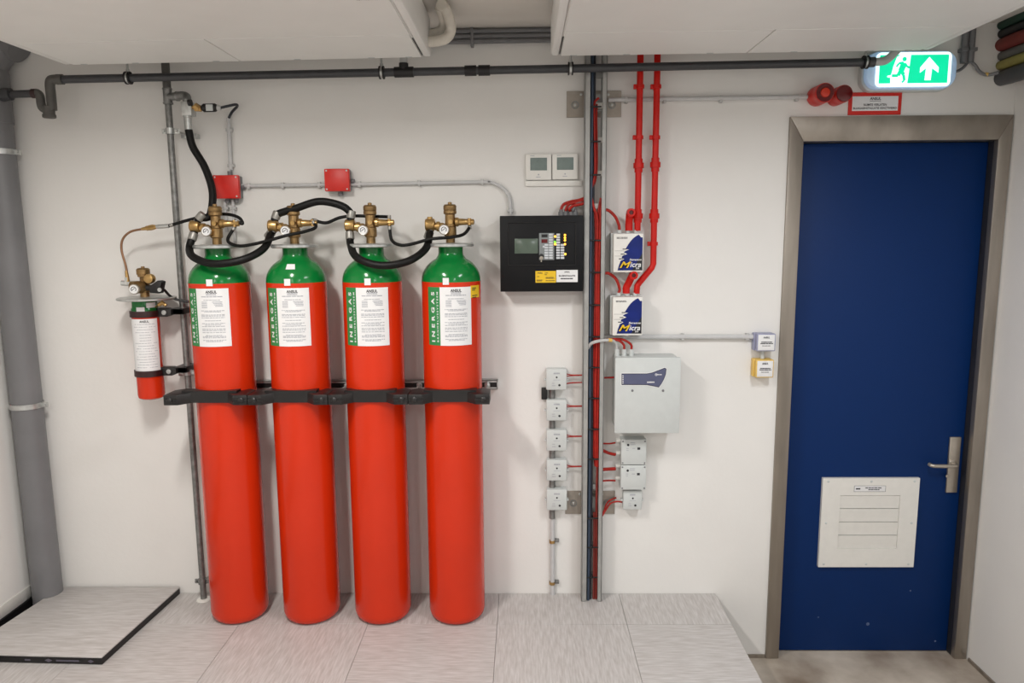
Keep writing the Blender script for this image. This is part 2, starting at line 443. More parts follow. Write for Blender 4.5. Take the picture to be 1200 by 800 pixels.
# pale scuffs on the lower door
m = MB()
for px, py, w, h in ((1017, 731, 5, 7), (959, 723, 2.2, 3), (1096, 751, 3, 2), (1067, 692, 2.5, 1.5), (952, 766, 8, 3), (1081, 766, 3, 2)):
    c = P(px, py, -YD+0.0006)
    m.lathe((c.x, YD-0.0002, c.z), [(0.0018*w, 0), (0.0016*w, 0.0003)], 9, 'Y')
m.build('scuff_mark', mat('scuff', (84, 100, 136), 0.7), dr, label='pale scuff marks low on the blue paint', stuff=True)

# ================================================================== GAS CYLINDERS
CR, CD = 0.1315, 0.20                    # radius, axis distance from the wall
CXP = [(282, 712), (366, 712), (448, 712), (535.5, 720)]
cyl_x = [P(258.0, 340, CD).x, P(348.5, 340, CD).x, P(438.3, 340, CD).x, P(529.8, 340, CD).x]
cyl_x = [0.5*(a+P(px, py, CD).x) for a, (px, py) in zip(cyl_x, CXP)]
ZG = P(530, 331, CD+CR).z                # green / red boundary
ZN = P(530, 299, CD).z                   # foot of the neck
ZF = P(530, 289, CD).z                   # underside of the neck ring
LBL_A = [-25, -23, -21, -17]
ordn = ['leftmost', 'second from left', 'third from left', 'rightmost']
def on_cyl(cx, r):
    return lambda a, z: Vector((cx + r*math.sin(a), -CD - r*math.cos(a), z))
VZ = []
def patch(cx, r, a0, a1, z0, z1, n=14, th=0.0006):
    m = MB(); f = on_cyl(cx, r); g = on_cyl(cx, r-th)
    vs, fs = [], []
    for i in range(n+1):
        a = a0+(a1-a0)*i/n
        vs += [f(a, z0), f(a, z1), g(a, z1), g(a, z0)]
    for i in range(n):
        o = i*4
        fs += [(o, o+4, o+5, o+1), (o+1, o+5, o+6, o+2), (o+3, o+2, o+6, o+7), (o+0, o+3, o+7, o+4)]
    fs += [(0, 1, 2, 3), (n*4, n*4+3, n*4+2, n*4+1)]
    m.faces(vs, fs)
    return m
cyl_specs = [
 'leftmost tall red gas cylinder with green shoulder, next to steel riser pipe',
 'tall red gas cylinder, second from left, small white sticker on its green shoulder',
 'tall red gas cylinder with green shoulder, third from left of the row',
 'rightmost tall red gas cylinder, yellow sticker beside its white label']
prev = None
for i, cx in enumerate(cyl_x):
    t = thing('gas_cylinder', cyl_specs[i], 'gas cylinder', (cx, -CD, 0), 'row of tall gas cylinders')
    dome = [(0.05, 0.0), (CR-0.032, 0.0), (CR-0.016, 0.006), (CR-0.005, 0.02), (CR, 0.042)]
    m = MB().lathe((cx, -CD, 0), dome + [(CR, ZG*0.5), (CR, ZG)], 56)
    body = m.build('body', REDC, t)
    hs = ZN - ZG
    prof = [(CR, ZG)] + [(CR*math.cos(q*PI/2)**0.93 if q else CR, ZG + hs*math.sin(q*PI/2)) for q in (0.1, 0.2, 0.3, 0.4, 0.5, 0.6, 0.68, 0.75)]
    prof = [p for p in prof if p[0] > 0.058] + [(0.056, ZN+0.002), (0.0545, ZN+0.012), (0.0545, ZF)]
    MB().lathe((cx, -CD, 0), prof, 56).build('shoulder', GRNC, t)
    # neck ring (silver disc) and stem
    MB().lathe((cx, -CD, 0), [(0.06, ZF), (0.1, ZF), (0.103, ZF+0.003), (0.103, ZF+0.012), (0.099, ZF+0.016), (0.05, ZF+0.018)], 48).build('neck_ring', ZINC, t, label='silver disc round the neck')
    MB().cyl((cx, -CD, ZF+0.018), (cx, -CD, ZF+0.045), 0.02).build('neck_stem', BRASSD, t)
    # brass valve; pixel sizes were measured on the rightmost cylinder
    zb = ZF+0.045
    vy = -CD
    m = MB()
    m.lathe((cx, vy, zb), [(0.024, 0), (0.027, 0.004), (0.027, 0.04), (0.023, 0.045), (0.022, 0.095), (0.029, 0.1), (0.029, 0.112), (0.027, 0.114), (0.029, 0.117), (0.029, 0.132), (0.024, 0.139), (0.009, 0.14), (0.009, 0.148), (0.005, 0.15)], 24)
    valve = m.build('valve', BRASSD, t, label='brass cylinder valve')
    m = MB()   # right hand pilot outlet: tapered, with a small nut and a cross piece
    zo = zb+0.063
    m.lathe((cx, vy-0.005, zo), [(0.012, 0.02), (0.020, 0.024), (0.020, 0.036), (0.0155, 0.04), (0.013, 0.075), (0.009, 0.08), (0.009, 0.09), (0.0125, 0.092), (0.0125, 0.104), (0.008, 0.107)], 16, 'X')
    m.cyl((cx+0.085, vy-0.005, zo-0.014), (cx+0.085, vy-0.005, zo+0.016), 0.0085, 12)
    m.build('pilot_outlet', BRASS, valve)
    m = MB()   # boss and front stud
    m.cyl((cx+0.005, vy, zo), (cx+0.005, vy-0.036, zo), 0.010, 12)
    m.cyl((cx-0.02, vy, zb+0.028), (cx-0.02, vy-0.045, zb+0.028), 0.019, 18)
    m.build('gauge_boss', BRASS, valve)
    m = MB().lathe((cx-0.022, vy-0.045, zb+0.03), [(0.0215, 0), (0.0225, 0.002), (0.0225, 0.012), (0.020, 0.014), (0.0185, 0.0135)], 24, 'Y')
    m.build('gauge_rim', SATIN, valve)
    MB().lathe((cx-0.022, vy-0.0585, zb+0.03), [(0.0185, 0), (0.0185, 0.0008)], 24, 'Y').build('gauge_dial', PAPER, valve, label='white pressure gauge dial')
    m = MB()
    gx, gz, gy = cx-0.022, zb+0.03, vy-0.0598
    m.tube([(gx+0.011*math.cos(a), gy, gz+0.011*math.sin(a)) for a in [math.radians(-40+260*k/14) for k in range(15)]], 0.0014, 5)
    m.tube([(gx-0.007, gy, gz-0.004), (gx+0.005, gy, gz+0.005)], 0.0013, 5)
    m.build('gauge_marks', INK, valve)
    # left outlet with check valve body
    ze = zb+0.052
    m = MB()
    m.lathe((cx, vy-0.012, ze-0.008), [(0.010, -0.02), (0.016, -0.03), (0.016, -0.042), (0.022, -0.045), (0.022, -0.058), (0.017, -0.06), (0.017, -0.066)], 18, 'X')
    m.lathe((cx, vy-0.012, ze), [(0.016, -0.064), (0.0245, -0.068), (0.0265, -0.072), (0.0265, -0.104), (0.0235, -0.108)], 22, 'X')
    if i == 3: m.cyl((cx-0.088, vy-0.012, ze+0.02), (cx-0.088, vy-0.012, ze+0.034), 0.012, 12)
    m.build('check_valve', BRASS, valve)
    VZ.append(dict(x=cx, ze=ze, zo=zo, y=vy))
    # paper label and green side band
    r = CR+0.0012
    a0 = math.radians(LBL_A[i]); wd = math.radians(62); gw = math.radians(27)
    z1, z0 = P(530, 336.5, CD+CR).z, P(530, 405, CD+CR).z
    lab = patch(cx, r, a0, a0+wd, z0, z1).build('label', PAPER, t)
    band = patch(cx, r, a0-gw, a0, z0, z1, 8).build('label_band', LGREEN, t, label='green lettered edge of the label')
    f = on_cyl(cx, r+0.0008)
    m = MB(); L = (z1-z0)
    cy0 = a0 - gw*0.32
    text_fit(m, 'INERGAS', lambda u, v: f(a0-gw*0.43 - v/r, z0+L*0.06+u), L*0.86, 0.0165, bold=0.035, spacing=1.75)
    text_fit(m, 'BRANDBLUSSYSTEEM', lambda u, v: f(a0-gw*0.13 - v/r, z0+L*0.06+u), L*0.86, 0.0068, bold=0.02, spacing=1.5)
    m.build('lettering', PAPER, band, label='white vertical lettering')
    m = MB(); am = a0+wd*0.5; W = wd*r
    text_fit(m, 'ANSUL', lambda u, v: f(am-0.024/r+u/r, z1-0.020+v), 0.048, 0.012, bold=0.03)
    m.build('heading', INK, lab)
    m = MB(); fm = lambda u, v: f(u/r, v)
    ac = am*r
    for frac, half, hh in ((.085, .022, .003), (.105, .022, .003), (.13, .045, .004), (.19, .035, .003)):
        bars(m, ac-half, ac+half, z1-L*frac-hh, hh, 0, 3, fm)
    for q in range(5):
        z = z1-L*(.235+.024*q)
        bars(m, ac-0.045, ac-0.02, z, 0.003, 0, 1, fm)
        if q < 4: bars(m, ac+0.002+0.004*q, ac+0.045, z, 0.0032, 0, 2, fm)
    for frac in (.385, .405, .455, .475, .505, .555, .605, .63, .655, .70, .725, .76, .81, .83, .85, .895, .915):
        half = 0.05 if int(frac*200) % 3 else 0.035
        bars(m, ac-half, ac+half, z1-L*frac, 0.0032, 0, 5, fm)
    m.build('small_print', INKG, lab)
    # small white tag on the colour boundary
    tg = [-8, -9, -3, -7][i]
    ta = math.radians(tg+ (22, 16.5, 10.4, 4.5)[i]*0.55)
    patch(cx, CR+0.002, ta-0.1, ta+0.1, ZG-0.009, ZG+0.020, 3).build('tag', PAPER, t, label='small white tag')
    if i == 1:
        zq = P(340, 312.5, CD+0.11).z
        def drad(z):
            q = math.asin(min(1, (z-ZG)/hs))/(PI/2); return CR*math.cos(q*PI/2)**0.93
        m = MB(); vs, fs = [], []
        for q in range(5):
            a = math.radians(-5)+q/4*math.radians(20)
            for z_ in (zq-0.011, zq+0.011):
                vs.append(on_cyl(cx, drad(z_)+0.0025)(a, z_))
        m.faces(vs, [(2*q, 2*q+2, 2*q+3, 2*q+1) for q in range(4)]).build('sticker', PAPER, t, label='small white sticker')
    if i == 3:
        ys_ = patch(cx, r+0.0003, a0+wd-0.01, a0+wd+math.radians(26), P(530, 350, CD+CR).z, P(530, 335.5, CD+CR).z, 6).build('sticker', YELL, t, label='yellow sticker')
        m = MB(); zz = P(530, 337.5, CD+CR).z
        for q, ww in ((0, .3), (1, .2), (4, .4), (5, .3)):
            bars(m, (a0+wd)*r+0.006, (a0+wd)*r+0.006+0.045*ww*2, zz-0.008*q-0.006, 0.004, 0, 2, lambda u, v: on_cyl(cx, r+0.0012)(u/r, v))
        m.build('sticker_print', INK, ys_)

# ---- thick discharge hoses
FER = mat('hose_ferrule_grey', (150, 148, 142), 0.42, 0.55, var=0.05)
def hose(label, pts, r, name='discharge_hose', cat='hose', ends=(0, -1), elen=0.045, m_=HOSE, group=None, endm=None):
    path = smooth_path(pts, 10)
    t = thing(name, label, cat, path[0], group)
    MB().tube(path, r, 14).build('hose', m_, t)
    if ends:
        for s in ends:
            a = path[s]; dirv = ((path[1]-path[0]) if s == 0 else (path[-2]-path[-1])).normalized()
            m = MB(); m.tube([a-dirv*0.004, a+dirv*elen*0.25, a+dirv*elen*0.28, a+dirv*elen*0.9, a+dirv*elen], 0, 14, radii=[r*0.9, r*0.9, r*1.18, r*1.18, r*1.05])
            m.build('ferrule', endm or FER, t)
    return t
def dpt(px, py, d): return P(px, py, d)
HG = 'black hoses between the cylinders'
dE = CD+0.012                            # depth of the check valve bodies
def el(i, dx, dz): return Vector((VZ[i]['x']-0.088+dx, -dE, VZ[i]['ze']+dz))
# riser to cylinder 1
hose('thick black hose hanging from steel riser valve to the leftmost cylinder', [P(221, 152, 0.11), P(226, 172, 0.11), P(240, 196, 0.12), P(249, 225, 0.15), P(246, 252, 0.19), el(0, 0.024, 0.036), el(0, 0.010, 0.022)], 0.0165, group=HG, ends=(-1,))
hose('thick black hose looping low between first and second cylinder', [el(0, -0.004, -0.02), P(222, 291, 0.25), P(228, 302, 0.33), P(252, 309, 0.362), P(285, 304, 0.345), P(309, 291, 0.28), el(1, -0.012, -0.034), el(1, 0.0, -0.02)], 0.0165, group=HG)
hose('thick black hose arching high between second and third cylinder', [el(1, 0.006, 0.02), el(1, 0.022, 0.05), P(347, 244, 0.215), P(374, 236, 0.215), P(400, 241, 0.215), el(2, 0.006, 0.05), el(2, 0.002, 0.02)], 0.0165, group=HG)
hose('thick black hose looping low between third and rightmost cylinder', [el(2, -0.002, -0.02), P(411, 287, 0.24), P(419, 302, 0.33), P(446, 311, 0.362), P(478, 306, 0.345), P(499, 291, 0.27), el(3, -0.002, -0.034), el(3, 0.003, -0.02)], 0.0165, group=HG)
# thin pilot hoses
def ol(i, dz): return Vector((VZ[i]['x']+0.085, VZ[i]['y']-0.005, VZ[i]['zo']+dz))
PG = 'thin black pilot hoses'
hose('thin black pilot hose from pilot cylinder to the leftmost cylinder', [P(198, 264.5, 0.16), P(220, 258, 0.16), P(246, 252, 0.165), P(266, 251, 0.17), P(280, 255, 0.19), P(284, 262, 0.2), ol(0, 0.014)], 0.0072, 'pilot_hose', group=PG, elen=0.02)
hose('thin black pilot hose dipping between first and second cylinder valves', [ol(0, -0.014), P(267, 280, 0.24), P(272, 286, 0.26), P(285, 288, 0.28), P(310, 283, 0.285), P(335, 276, 0.285), P(358, 271, 0.25), P(370, 266, 0.22), ol(1, 0.012)], 0.0072, 'pilot_hose', group=PG, elen=0.02)
hose('thin black pilot hose passing behind the third cylinder valve', [ol(1, 0.014), P(382, 261, 0.19), P(398, 255, 0.165), P(415, 253, 0.165), P(440, 253.5, 0.165), P(455, 254, 0.18), ol(2, 0.024), ol(2, 0.012)], 0.0072, 'pilot_hose', group=PG, elen=0.02)
hose('thin black pilot hose dipping from third to rightmost cylinder valve', [ol(2, -0.014), P(459, 281, 0.225), P(469, 287, 0.25), P(482, 286, 0.26), P(505, 280, 0.28), P(528, 278, 0.275), P(543, 274.5, 0.24), ol(3, -0.024), ol(3, -0.012)], 0.0072, 'pilot_hose', group=PG, elen=0.02)

# ---- wall rail and clamps round the cylinders
rz1, rz0 = P(570, 445.5, 0.04).z, P(570, 456, 0.04).z
rx0, rx1 = cyl_x[0]-0.05, P(583, 450, 0.04).x
t = thing('mounting_rail', 'galvanised slotted wall rail behind the tall cylinders', 'rail', ((rx0+rx1)/2, 0, rz0))
m = MB(); m.box(rx0, rx1, -0.004, -0.0005, rz0, rz1); m.box(rx0, rx1, -0.041, -0.0005, rz0, rz0+0.003); m.box(rx0, rx1, -0.041, -0.0005, rz1-0.003, rz1)
m.box(rx0, rx1, -0.041, -0.038, rz0, rz0+0.010); m.box(rx0, rx1, -0.041, -0.038, rz1-0.010, rz1)
m.box(rx1-0.003, rx1, -0.041, -0.0005, rz0, rz1)
m.build('channel', ZINC, t)
MB().box(rx0, rx1-0.004, -0.030, -0.0042, rz0+0.004, rz1-0.004).build('channel_dark_inside', BLACKR, t, label='black inside of the channel')  # black block fills the channel to darken its inside
cz1 = P(212, 463, 0.385).z; cz0 = P(212, 475, 0.385).z
bz1, bz0 = P(265, 458, 0.345).z, P(265, 472, 0.345).z
zmid = (cz0+cz1)/2
gaps = [P(205, 467, 0.385).x] + [0.5*(cyl_x[i]+cyl_x[i+1]) for i in range(3)]
clipx = [P(191, 468, 0.385).x, P(289.5, 468, 0.385).x, P(384, 468, 0.385).x, P(478, 468, 0.385).x, P(574, 468, 0.385).x]
for i, cx in enumerate(cyl_x):
    t = thing('cylinder_clamp', 'black steel clamp strap round the ' + ['leftmost tall cylinder', 'second tall cylinder from left', 'third tall cylinder from left', 'rightmost tall cylinder'][i], 'clamp', (cx, -0.345, bz0), 'black clamps holding the cylinders')
    a, b_ = clipx[i], clipx[i+1]
    cw = 0.082
    # strap: slightly bowed flat bar in front of the cylinder, with a folded top edge
    m = MB(); n = 16; vs, fs = [], []
    for q in range(n+1):
        x = a+cw*0.75 + (b_-a-cw*1.5)*q/n
        bow = 0.012*(1-((x-cx)/(CR*1.1))**2)
        d = 0.338+max(0, bow)*0.4
        for dd, z in ((d, bz0), (d, bz1), (d-0.05 if abs(x-cx) > CR*0.93 else max(CD+math.sqrt(max(0, (CR+0.001)**2-(x-cx)**2)), d-0.05), bz1), (max(CD+math.sqrt(max(0, (CR+0.001)**2-(x-cx)**2)), d-0.05), bz0)):
            vs.append(Vector((x, -dd, z)))
    for q in range(n):
        o = q*4
        for k in range(4): fs.append((o+k, o+4+k, o+4+(k+1) % 4, o+(k+1) % 4))
    fs += [(0, 1, 2, 3), (n*4+3, n*4+2, n*4+1, n*4)]
    m.faces(vs, fs); bmesh.ops.recalc_face_normals(m.bm, faces=m.bm.faces)
    m.build('strap', BLKMET, t)
    for side, x0 in ((0, a), (1, b_)):
        s = 1 if side == 0 else -1
        poly = [(x0+s*0.001, -0.385), (x0+s*cw*0.75, -0.385), (x0+s*cw*1.25, -0.340), (x0+s*cw*1.45, -0.335), (x0+s*cw*0.98, -0.255), (x0+s*cw*0.45, -0.245), (x0+s*0.001, -0.275)]
        hw = abs(cx - (x0+s*cw*1.45))
        # keep the clip clear of the cylinder wall
        poly2 = []
        for (x, y) in poly:
            dxx, dyy = x-cx, y+CD
            rr = math.hypot(dxx, dyy)
            if rr < CR+0.003: x, y = cx+dxx/rr*(CR+0.003), -CD+dyy/rr*(CR+0.003)
            poly2.append((x, y))
        m = MB().prism(poly2, cz0, cz1, 'XY', bev=0.0025)
        clip = m.build('clip', BLKMET, t)
        m = MB()
        for zz in (0.3, 0.62):
            z = cz0+(cz1-cz0)*zz
            xa, xb = sorted((x0+s*cw*0.45, x0+s*cw*0.8)); m.box(xa, xb, -0.389, -0.384, z, z+0.004, bev=0.001, seg=1)
            xa, xb = sorted((x0+s*cw*0.06, x0+s*cw*0.22)); m.box(xa, xb, -0.389, -0.384, z, z+0.004, bev=0.001, seg=1)
        m.build('rib', BLKMET, clip)
        MB().lathe((x0+s*cw*0.34, -0.384, zmid), [(0.012, 0), (0.012, 0.006), (0.008, 0.009), (0.004, 0.0095)], 12, 'Y').build('bolt', BLKMET, clip)
    # tie rod back to the rail
    xr_ = gaps[i+1] if i < 3 else P(571, 450, 0.05).x
    m = MB(); zr = (rz0+rz1)/2
    xa = (b_-0.02) if i == 3 else (b_+0.012)
    m.tube([(xr_, -0.028, zr), (xr_, -0.09, zr), (xa, -0.262, zmid+0.004)], 0.0065, 10)
    m.cyl((xr_, -0.041, zr), (xr_, -0.052, zr), 0.015, 6)
    m.lathe((xr_, -0.052, zr), [(0.011, 0), (0.011, 0.012), (0.006, 0.016)], 8, 'Y')
    m.build('tie_rod', ZINC, t, label='shiny tie rod back to rail')

# ================================================================== PILOT CYLINDER
pd = 0.14
pr = 0.0585
pcx = 0.5*(P(170.5, 357, pd).x + P(176.5, 460, pd).x)
pzb, pzt = P(176, 467.5, pd+pr*0.5).z, P(170, 351, pd).z
t = thing('pilot_cylinder', 'small red pilot gas cylinder clamped to wall left of steel riser', 'gas cylinder', (pcx, -pd, pzb))
zg = P(170, 366, pd+pr).z
MB().lathe((pcx, -pd, pzb), [(0.03, 0), (pr-0.012, 0), (pr-0.003, 0.006), (pr, 0.018), (pr, zg-pzb)], 40).build('body', REDC, t)
MB().lathe((pcx, -pd, zg), [(pr, 0), (pr, 0.012), (pr-0.004, 0.02), (pr-0.005, pzt-zg)], 40).build('shoulder', GRNC, t)
zf = pzt
MB().lathe((pcx+0.012, -pd, zf), [(0.05, 0), (0.122, 0.001), (0.126, 0.004), (0.126, 0.009), (0.12, 0.012), (0.04, 0.014)], 48).build('neck_ring', ZINC, t, label='wide silver disc on the neck')
def pon(r): return lambda a, z: Vector((pcx + r*math.sin(a), -pd - r*math.cos(a), z))
def ppatch(r, a0, a1, z0, z1, n=12, th=0.0006):
    m = MB(); f, g = pon(r), pon(r-th); vs, fs = [], []
    for i in range(n+1):
        a = a0+(a1-a0)*i/n; vs += [f(a, z0), f(a, z1), g(a, z1), g(a, z0)]
    for i in range(n):
        o = i*4; fs += [(o, o+4, o+5, o+1), (o+1, o+5, o+6, o+2), (o+3, o+2, o+6, o+7), (o, o+3, o+7, o+4)]
    fs += [(0, 1, 2, 3), (n*4, n*4+3, n*4+2, n*4+1)]
    return m.faces(vs, fs)
lz1_, lz0_ = P(171, 374, pd+pr).z, P(175, 438, pd+pr).z
A0, A1 = math.radians(-62), math.radians(78)
lab = ppatch(pr+0.001, A0, A1, lz0_, lz1_, 20).build('label', PAPER, t)
f = pon(pr+0.0016); m = MB(); rr = pr+0.0016; am = math.radians(20)*rr
text_fit(m, 'ANSUL', lambda u, v: f((am-0.02+u)/rr, lz1_-0.016+v), 0.04, 0.010, bold=0.03); m.build('heading', INK, lab)
m = MB(); L = lz1_-lz0_
for q in range(17):
    fr_ = 0.1+0.84*q/17
    half = (0.045, 0.05, 0.035)[q % 3]
    if 3 < q < 7: half = 0.025
    bars(m, am-half, am+half, lz1_-L*fr_, 0.0026, 0, 4, lambda u, v: f(u/rr, v))
m.build('small_print', INKG, lab)
ppatch(pr+0.0018, math.radians(-8), math.radians(26), P(170, 367, pd+pr).z, P(170, 360, pd+pr).z, 5).build('tag', PAPER, t, label='small white tag')
ppatch(pr-0.0015, math.radians(34), math.radians(80), P(170, 361, pd+pr).z, P(170, 355, pd+pr).z, 5).build('tag', PAPER, t, label='narrow grey white sticker')
# brass valve on the pilot cylinder
vx = P(166, 335, pd).x; zv0 = zf+0.012
m = MB()
m.lathe((vx+0.012, -pd, zv0), [(0.02, 0), (0.02, 0.02), (0.024, 0.024), (0.024, 0.065), (0.017, 0.07), (0.017, 0.09), (0.025, 0.094), (0.025, 0.102), (0.029, 0.104), (0.029, 0.126), (0.023, 0.132), (0.008, 0.134), (0.008, 0.140)], 20)
zx = P(160, 337, pd+0.06).z
m.cyl((vx+0.015, -pd, zx), (vx-0.02, -pd-0.05, zx), 0.028, 20)
kb = P(175.5, 326.5, pd+0.03)
m.cyl((vx+0.012, -pd, kb.z), (kb.x-0.008, -pd-0.02, kb.z), 0.016, 16)
valve = m.build('valve', BRASSD, t, label='brass valve with knob')
MB().lathe((kb.x, -pd-0.03, kb.z), [(0.012, -0.02), (0.022, -0.012), (0.024, 0.004), (0.02, 0.016), (0.01, 0.02)], 18, 'Y').build('valve_knob', BRASS, valve)
gc = Vector((P(156, 339, pd+0.07).x, -pd-0.062, P(156, 339, pd+0.07).z))
MB().lathe(gc, [(0.022, -0.012), (0.0235, -0.01), (0.0235, 0.0), (0.021, 0.003)], 24, 'Y').build('gauge_rim', SATIN, valve)
MB().lathe(gc+Vector((0, -0.003, 0)), [(0.0195, 0), (0.0195, 0.001)], 24, 'Y').build('gauge_dial', PAPER, valve, label='white pressure gauge dial')
m = MB(); m.tube([(gc.x+0.011*math.cos(a), gc.y-0.0045, gc.z+0.011*math.sin(a)) for a in [math.radians(-40+260*k/14) for k in range(15)]], 0.0015, 5); m.tube([(gc.x-0.007, gc.y-0.0045, gc.z-0.004), (gc.x+0.005, gc.y-0.0045, gc.z+0.005)], 0.0013, 5); m.build('gauge_marks', INK, valve)
ec = P(149, 331.5, pd+0.02)
m = MB(); m.cyl(ec-Vector((0.026, 0, 0)), ec+Vector((0.05, 0.005, -0.003)), 0.012, 6); m.cyl(ec-Vector((0.0, 0, 0.008)), ec+Vector((0, 0, 0.026)), 0.011, 6)
m.build('outlet_elbow', ZINC, valve, label='silver elbow under the copper tube')
s0, s1 = P(177, 337, pd+0.03), P(189, 334, pd+0.03)
m = MB(); m.cyl(s0-Vector((.02, 0, 0)), s0+Vector((0.014, 0, 0)), 0.013, 14)
m.prism([(s0.x, s0.z-0.022), (s0.x+0.045, s0.z-0.026), (s0.x+0.06, s0.z+0.028), (s0.x+0.042, s0.z+0.034), (s0.x, s0.z+0.008)], -pd-0.05, -pd-0.005, 'XZ', bev=0.004)
sol = m.build('solenoid', BLACKR, t, label='black solenoid head')
m = MB(); m.cyl((s0.x+0.05, -pd-0.05, s0.z-0.008), (s0.x+0.05, -pd-0.056, s0.z-0.008), 0.009, 12); m.build('solenoid_screw', ZINC, sol)
MB().tube(smooth_path([P(192, 339, pd+0.03), P(201, 348, 0.13), P(212, 352, 0.12), P(228, 354, 0.10)], 8), 0.006, 8).build('cable', BLACKR, sol)
m = MB(); cp = P(189, 355, pd+0.03)
m.cyl(cp+Vector((-0.012, 0, -0.008)), cp+Vector((0.006, 0, 0.002)), 0.009, 10); m.cyl(cp+Vector((0.0, 0, 0.006)), cp+Vector((0.022, 0, -0.012)), 0.008, 10)
m.tube([cp+Vector((-0.008, 0.0, -0.006)), (pcx+0.04, -pd, zf-0.04)], 0.005, 8)
m.build('vent_plug', BRASS, t)
# copper tube with brass union
cp_pts = [P(149.5, 326, pd+0.02), P(147.5, 312, pd+0.02), P(142.5, 293, pd+0.02), P(144, 280, pd+0.02), P(153, 271.5, pd+0.02), P(168, 268, 0.16)]
t2 = thing('copper_tube', 'bent copper tube rising from pilot cylinder valve to thin black hose', 'tube', cp_pts[0])
MB().tube(smooth_path(cp_pts, 10), 0.0052, 10).build('tube', COPPER, t2)
pa, pb = P(166, 268.3, 0.16), P(183, 265.6, 0.16)
m = MB(); dv = (pb-pa)
m.tube([pa, pa+dv*.3, pa+dv*.32, pa+dv*.5, pa+dv*.52, pa+dv*.8, pa+dv], 0, 8, radii=[.0065, .0085, .011, .011, .0125, .0125, .008]); m.build('union', BRASS, t2, label='brass union nut')
pc = P(198, 264.6, 0.16); MB().tube([pb, pb+(pc-pb)*.1, pc], 0, 12, radii=[.007, .0095, .0095]).build('sleeve', ZINC, t2, label='silver sleeve')
pa, pb = P(149.8, 330, pd+0.02), P(148, 317, pd+0.02)
MB().tube([pa, pb], 0, 8, radii=[.010, .0065]).build('union', BRASS, t2)
# two black clamps of the pilot cylinder
for q, (py, lab_) in enumerate(((368.5, 'upper black clamp of small pilot cylinder'), (438.5, 'lower black clamp of small pilot cylinder'))):
    z = P(172, py, pd+pr).z
    t3 = thing('pilot_clamp', lab_, 'clamp', (pcx, -pd, z-0.014), 'black clamps of pilot cylinder')
    MB().ring((pcx, -pd, z-0.014), pr+0.0022, pr+0.007, 0.028).build('band', mat('dark_maroon_rubber' if q == 0 else 'dark_maroon_rubber_b', (44, 16, 16), 0.4), t3)
    xa = pcx+pr*0.86; ya = -pd
    xb = P(203 if q == 0 else 209, py, 0.13).x; xc = P(224 if q == 0 else 228, py, 0.04).x
    m = MB(); zc = z+0.004
    m.prism([(xa, zc-0.020), (xb-0.02, zc-0.020), (xb, zc-0.012), (xb, zc+0.014), (xb-0.02, zc+0.020), (xa, zc+0.020)], -0.15, -0.11, 'XZ', bev=0.002)
    m.box(xb-0.02, xc, -0.125, -0.111, zc-0.011, zc+0.013, bev=0.001)
    m.box(xc-0.06, xc, -0.125, -0.0006, zc-0.012, zc+0.014, bev=0.001)
    m.build('arm', BLKMET, t3)
    MB().lathe(((xa+xb)/2+0.005, -0.15, zc), [(0.011, 0), (0.011, 0.004), (0.004, 0.006)], 10, 'Y').build('rivet', ZINC, t3)

# ================================================================== STEEL RISER
sd = 0.075
def vline(px0, py0, px1, py1, d):        # a truly vertical pipe: mean x of two measured ends
    a, b_ = P(px0, py0, d), P(px1, py1, d); x = (a.x+b_.x)/2
    return Vector((x, -d, a.z)), Vector((x, -d, b_.z))
a, b_ = P(193.8, 76, sd), P(238.8, 700, sd)
# real pipe leans very slightly (as photographed)
a.z = P(194, 60, sd).z
t = thing('steel_riser_pipe', 'thin grey steel riser pipe standing left of the leftmost cylinder', 'pipe', (b_.x, -sd, 0))
b_.z = 0.002
def rat(py):
    # point on the riser at pixel row py
    lo, hi = 0.0, 1.0
    best = None
    for k in range(400):
        q = a.lerp(b_, k/399)
        v = R.transposed() @ (q - cam.location)
        yy = 400 - (v.y/-v.z)*F_PX
        if best is None or abs(yy-py) < best[0]: best = (abs(yy-py), q)
    return best[1]
MB().tube([rat(119), b_], 0.0145, 16).build('pipe', GALV, t)
MB().tube([a, rat(104)], 0.0175, 16).build('upper_pipe', PVCT, t, label='darker upper length of pipe')
te = rat(113)
m = MB(); m.tube([rat(102), rat(104), rat(104.3), rat(120), rat(120.3), rat(122)], 0, 16, radii=[.0185, .0225, .019, .019, .0225, .0205])
m.cyl(te, te+Vector((0.05, -0.01, 0)), 0.0175, 14)
m.ring(te+Vector((0.042, -0.008, 0)), 0.012, 0.021, 0.012, 'X')
m.build('tee', GALV, t)
bx = P(219.5, 126, 0.11)
m = MB(); m.tube(smooth_path([te+Vector((0.05, -0.01, 0)), te+Vector((0.072, -0.02, 0.001)), Vector((bx.x-0.006, -0.10, te.z-0.004)), Vector((bx.x, -0.11, te.z-0.02)), Vector((bx.x, -0.11, P(219, 119, 0.11).z))], 6), 0.0185, 14)
m.build('elbow', GALV, t)
x0, x1, z0, z1 = rect(212, 118.5, 224, 135, 0.135)
MB().box(x0, x1, -0.135, -0.085, z0, z1, bev=0.003).build('valve_block', ZINC, t, label='silver square valve block')
pt, pb = P(219.8, 135, 0.11), P(221, 152, 0.11)
MB().tube([pt, pt.lerp(pb, .15), pt.lerp(pb, .18), pb], 0, 16, radii=[.020, .020, .0165, .0165]).build('ferrule', ZINC, t)
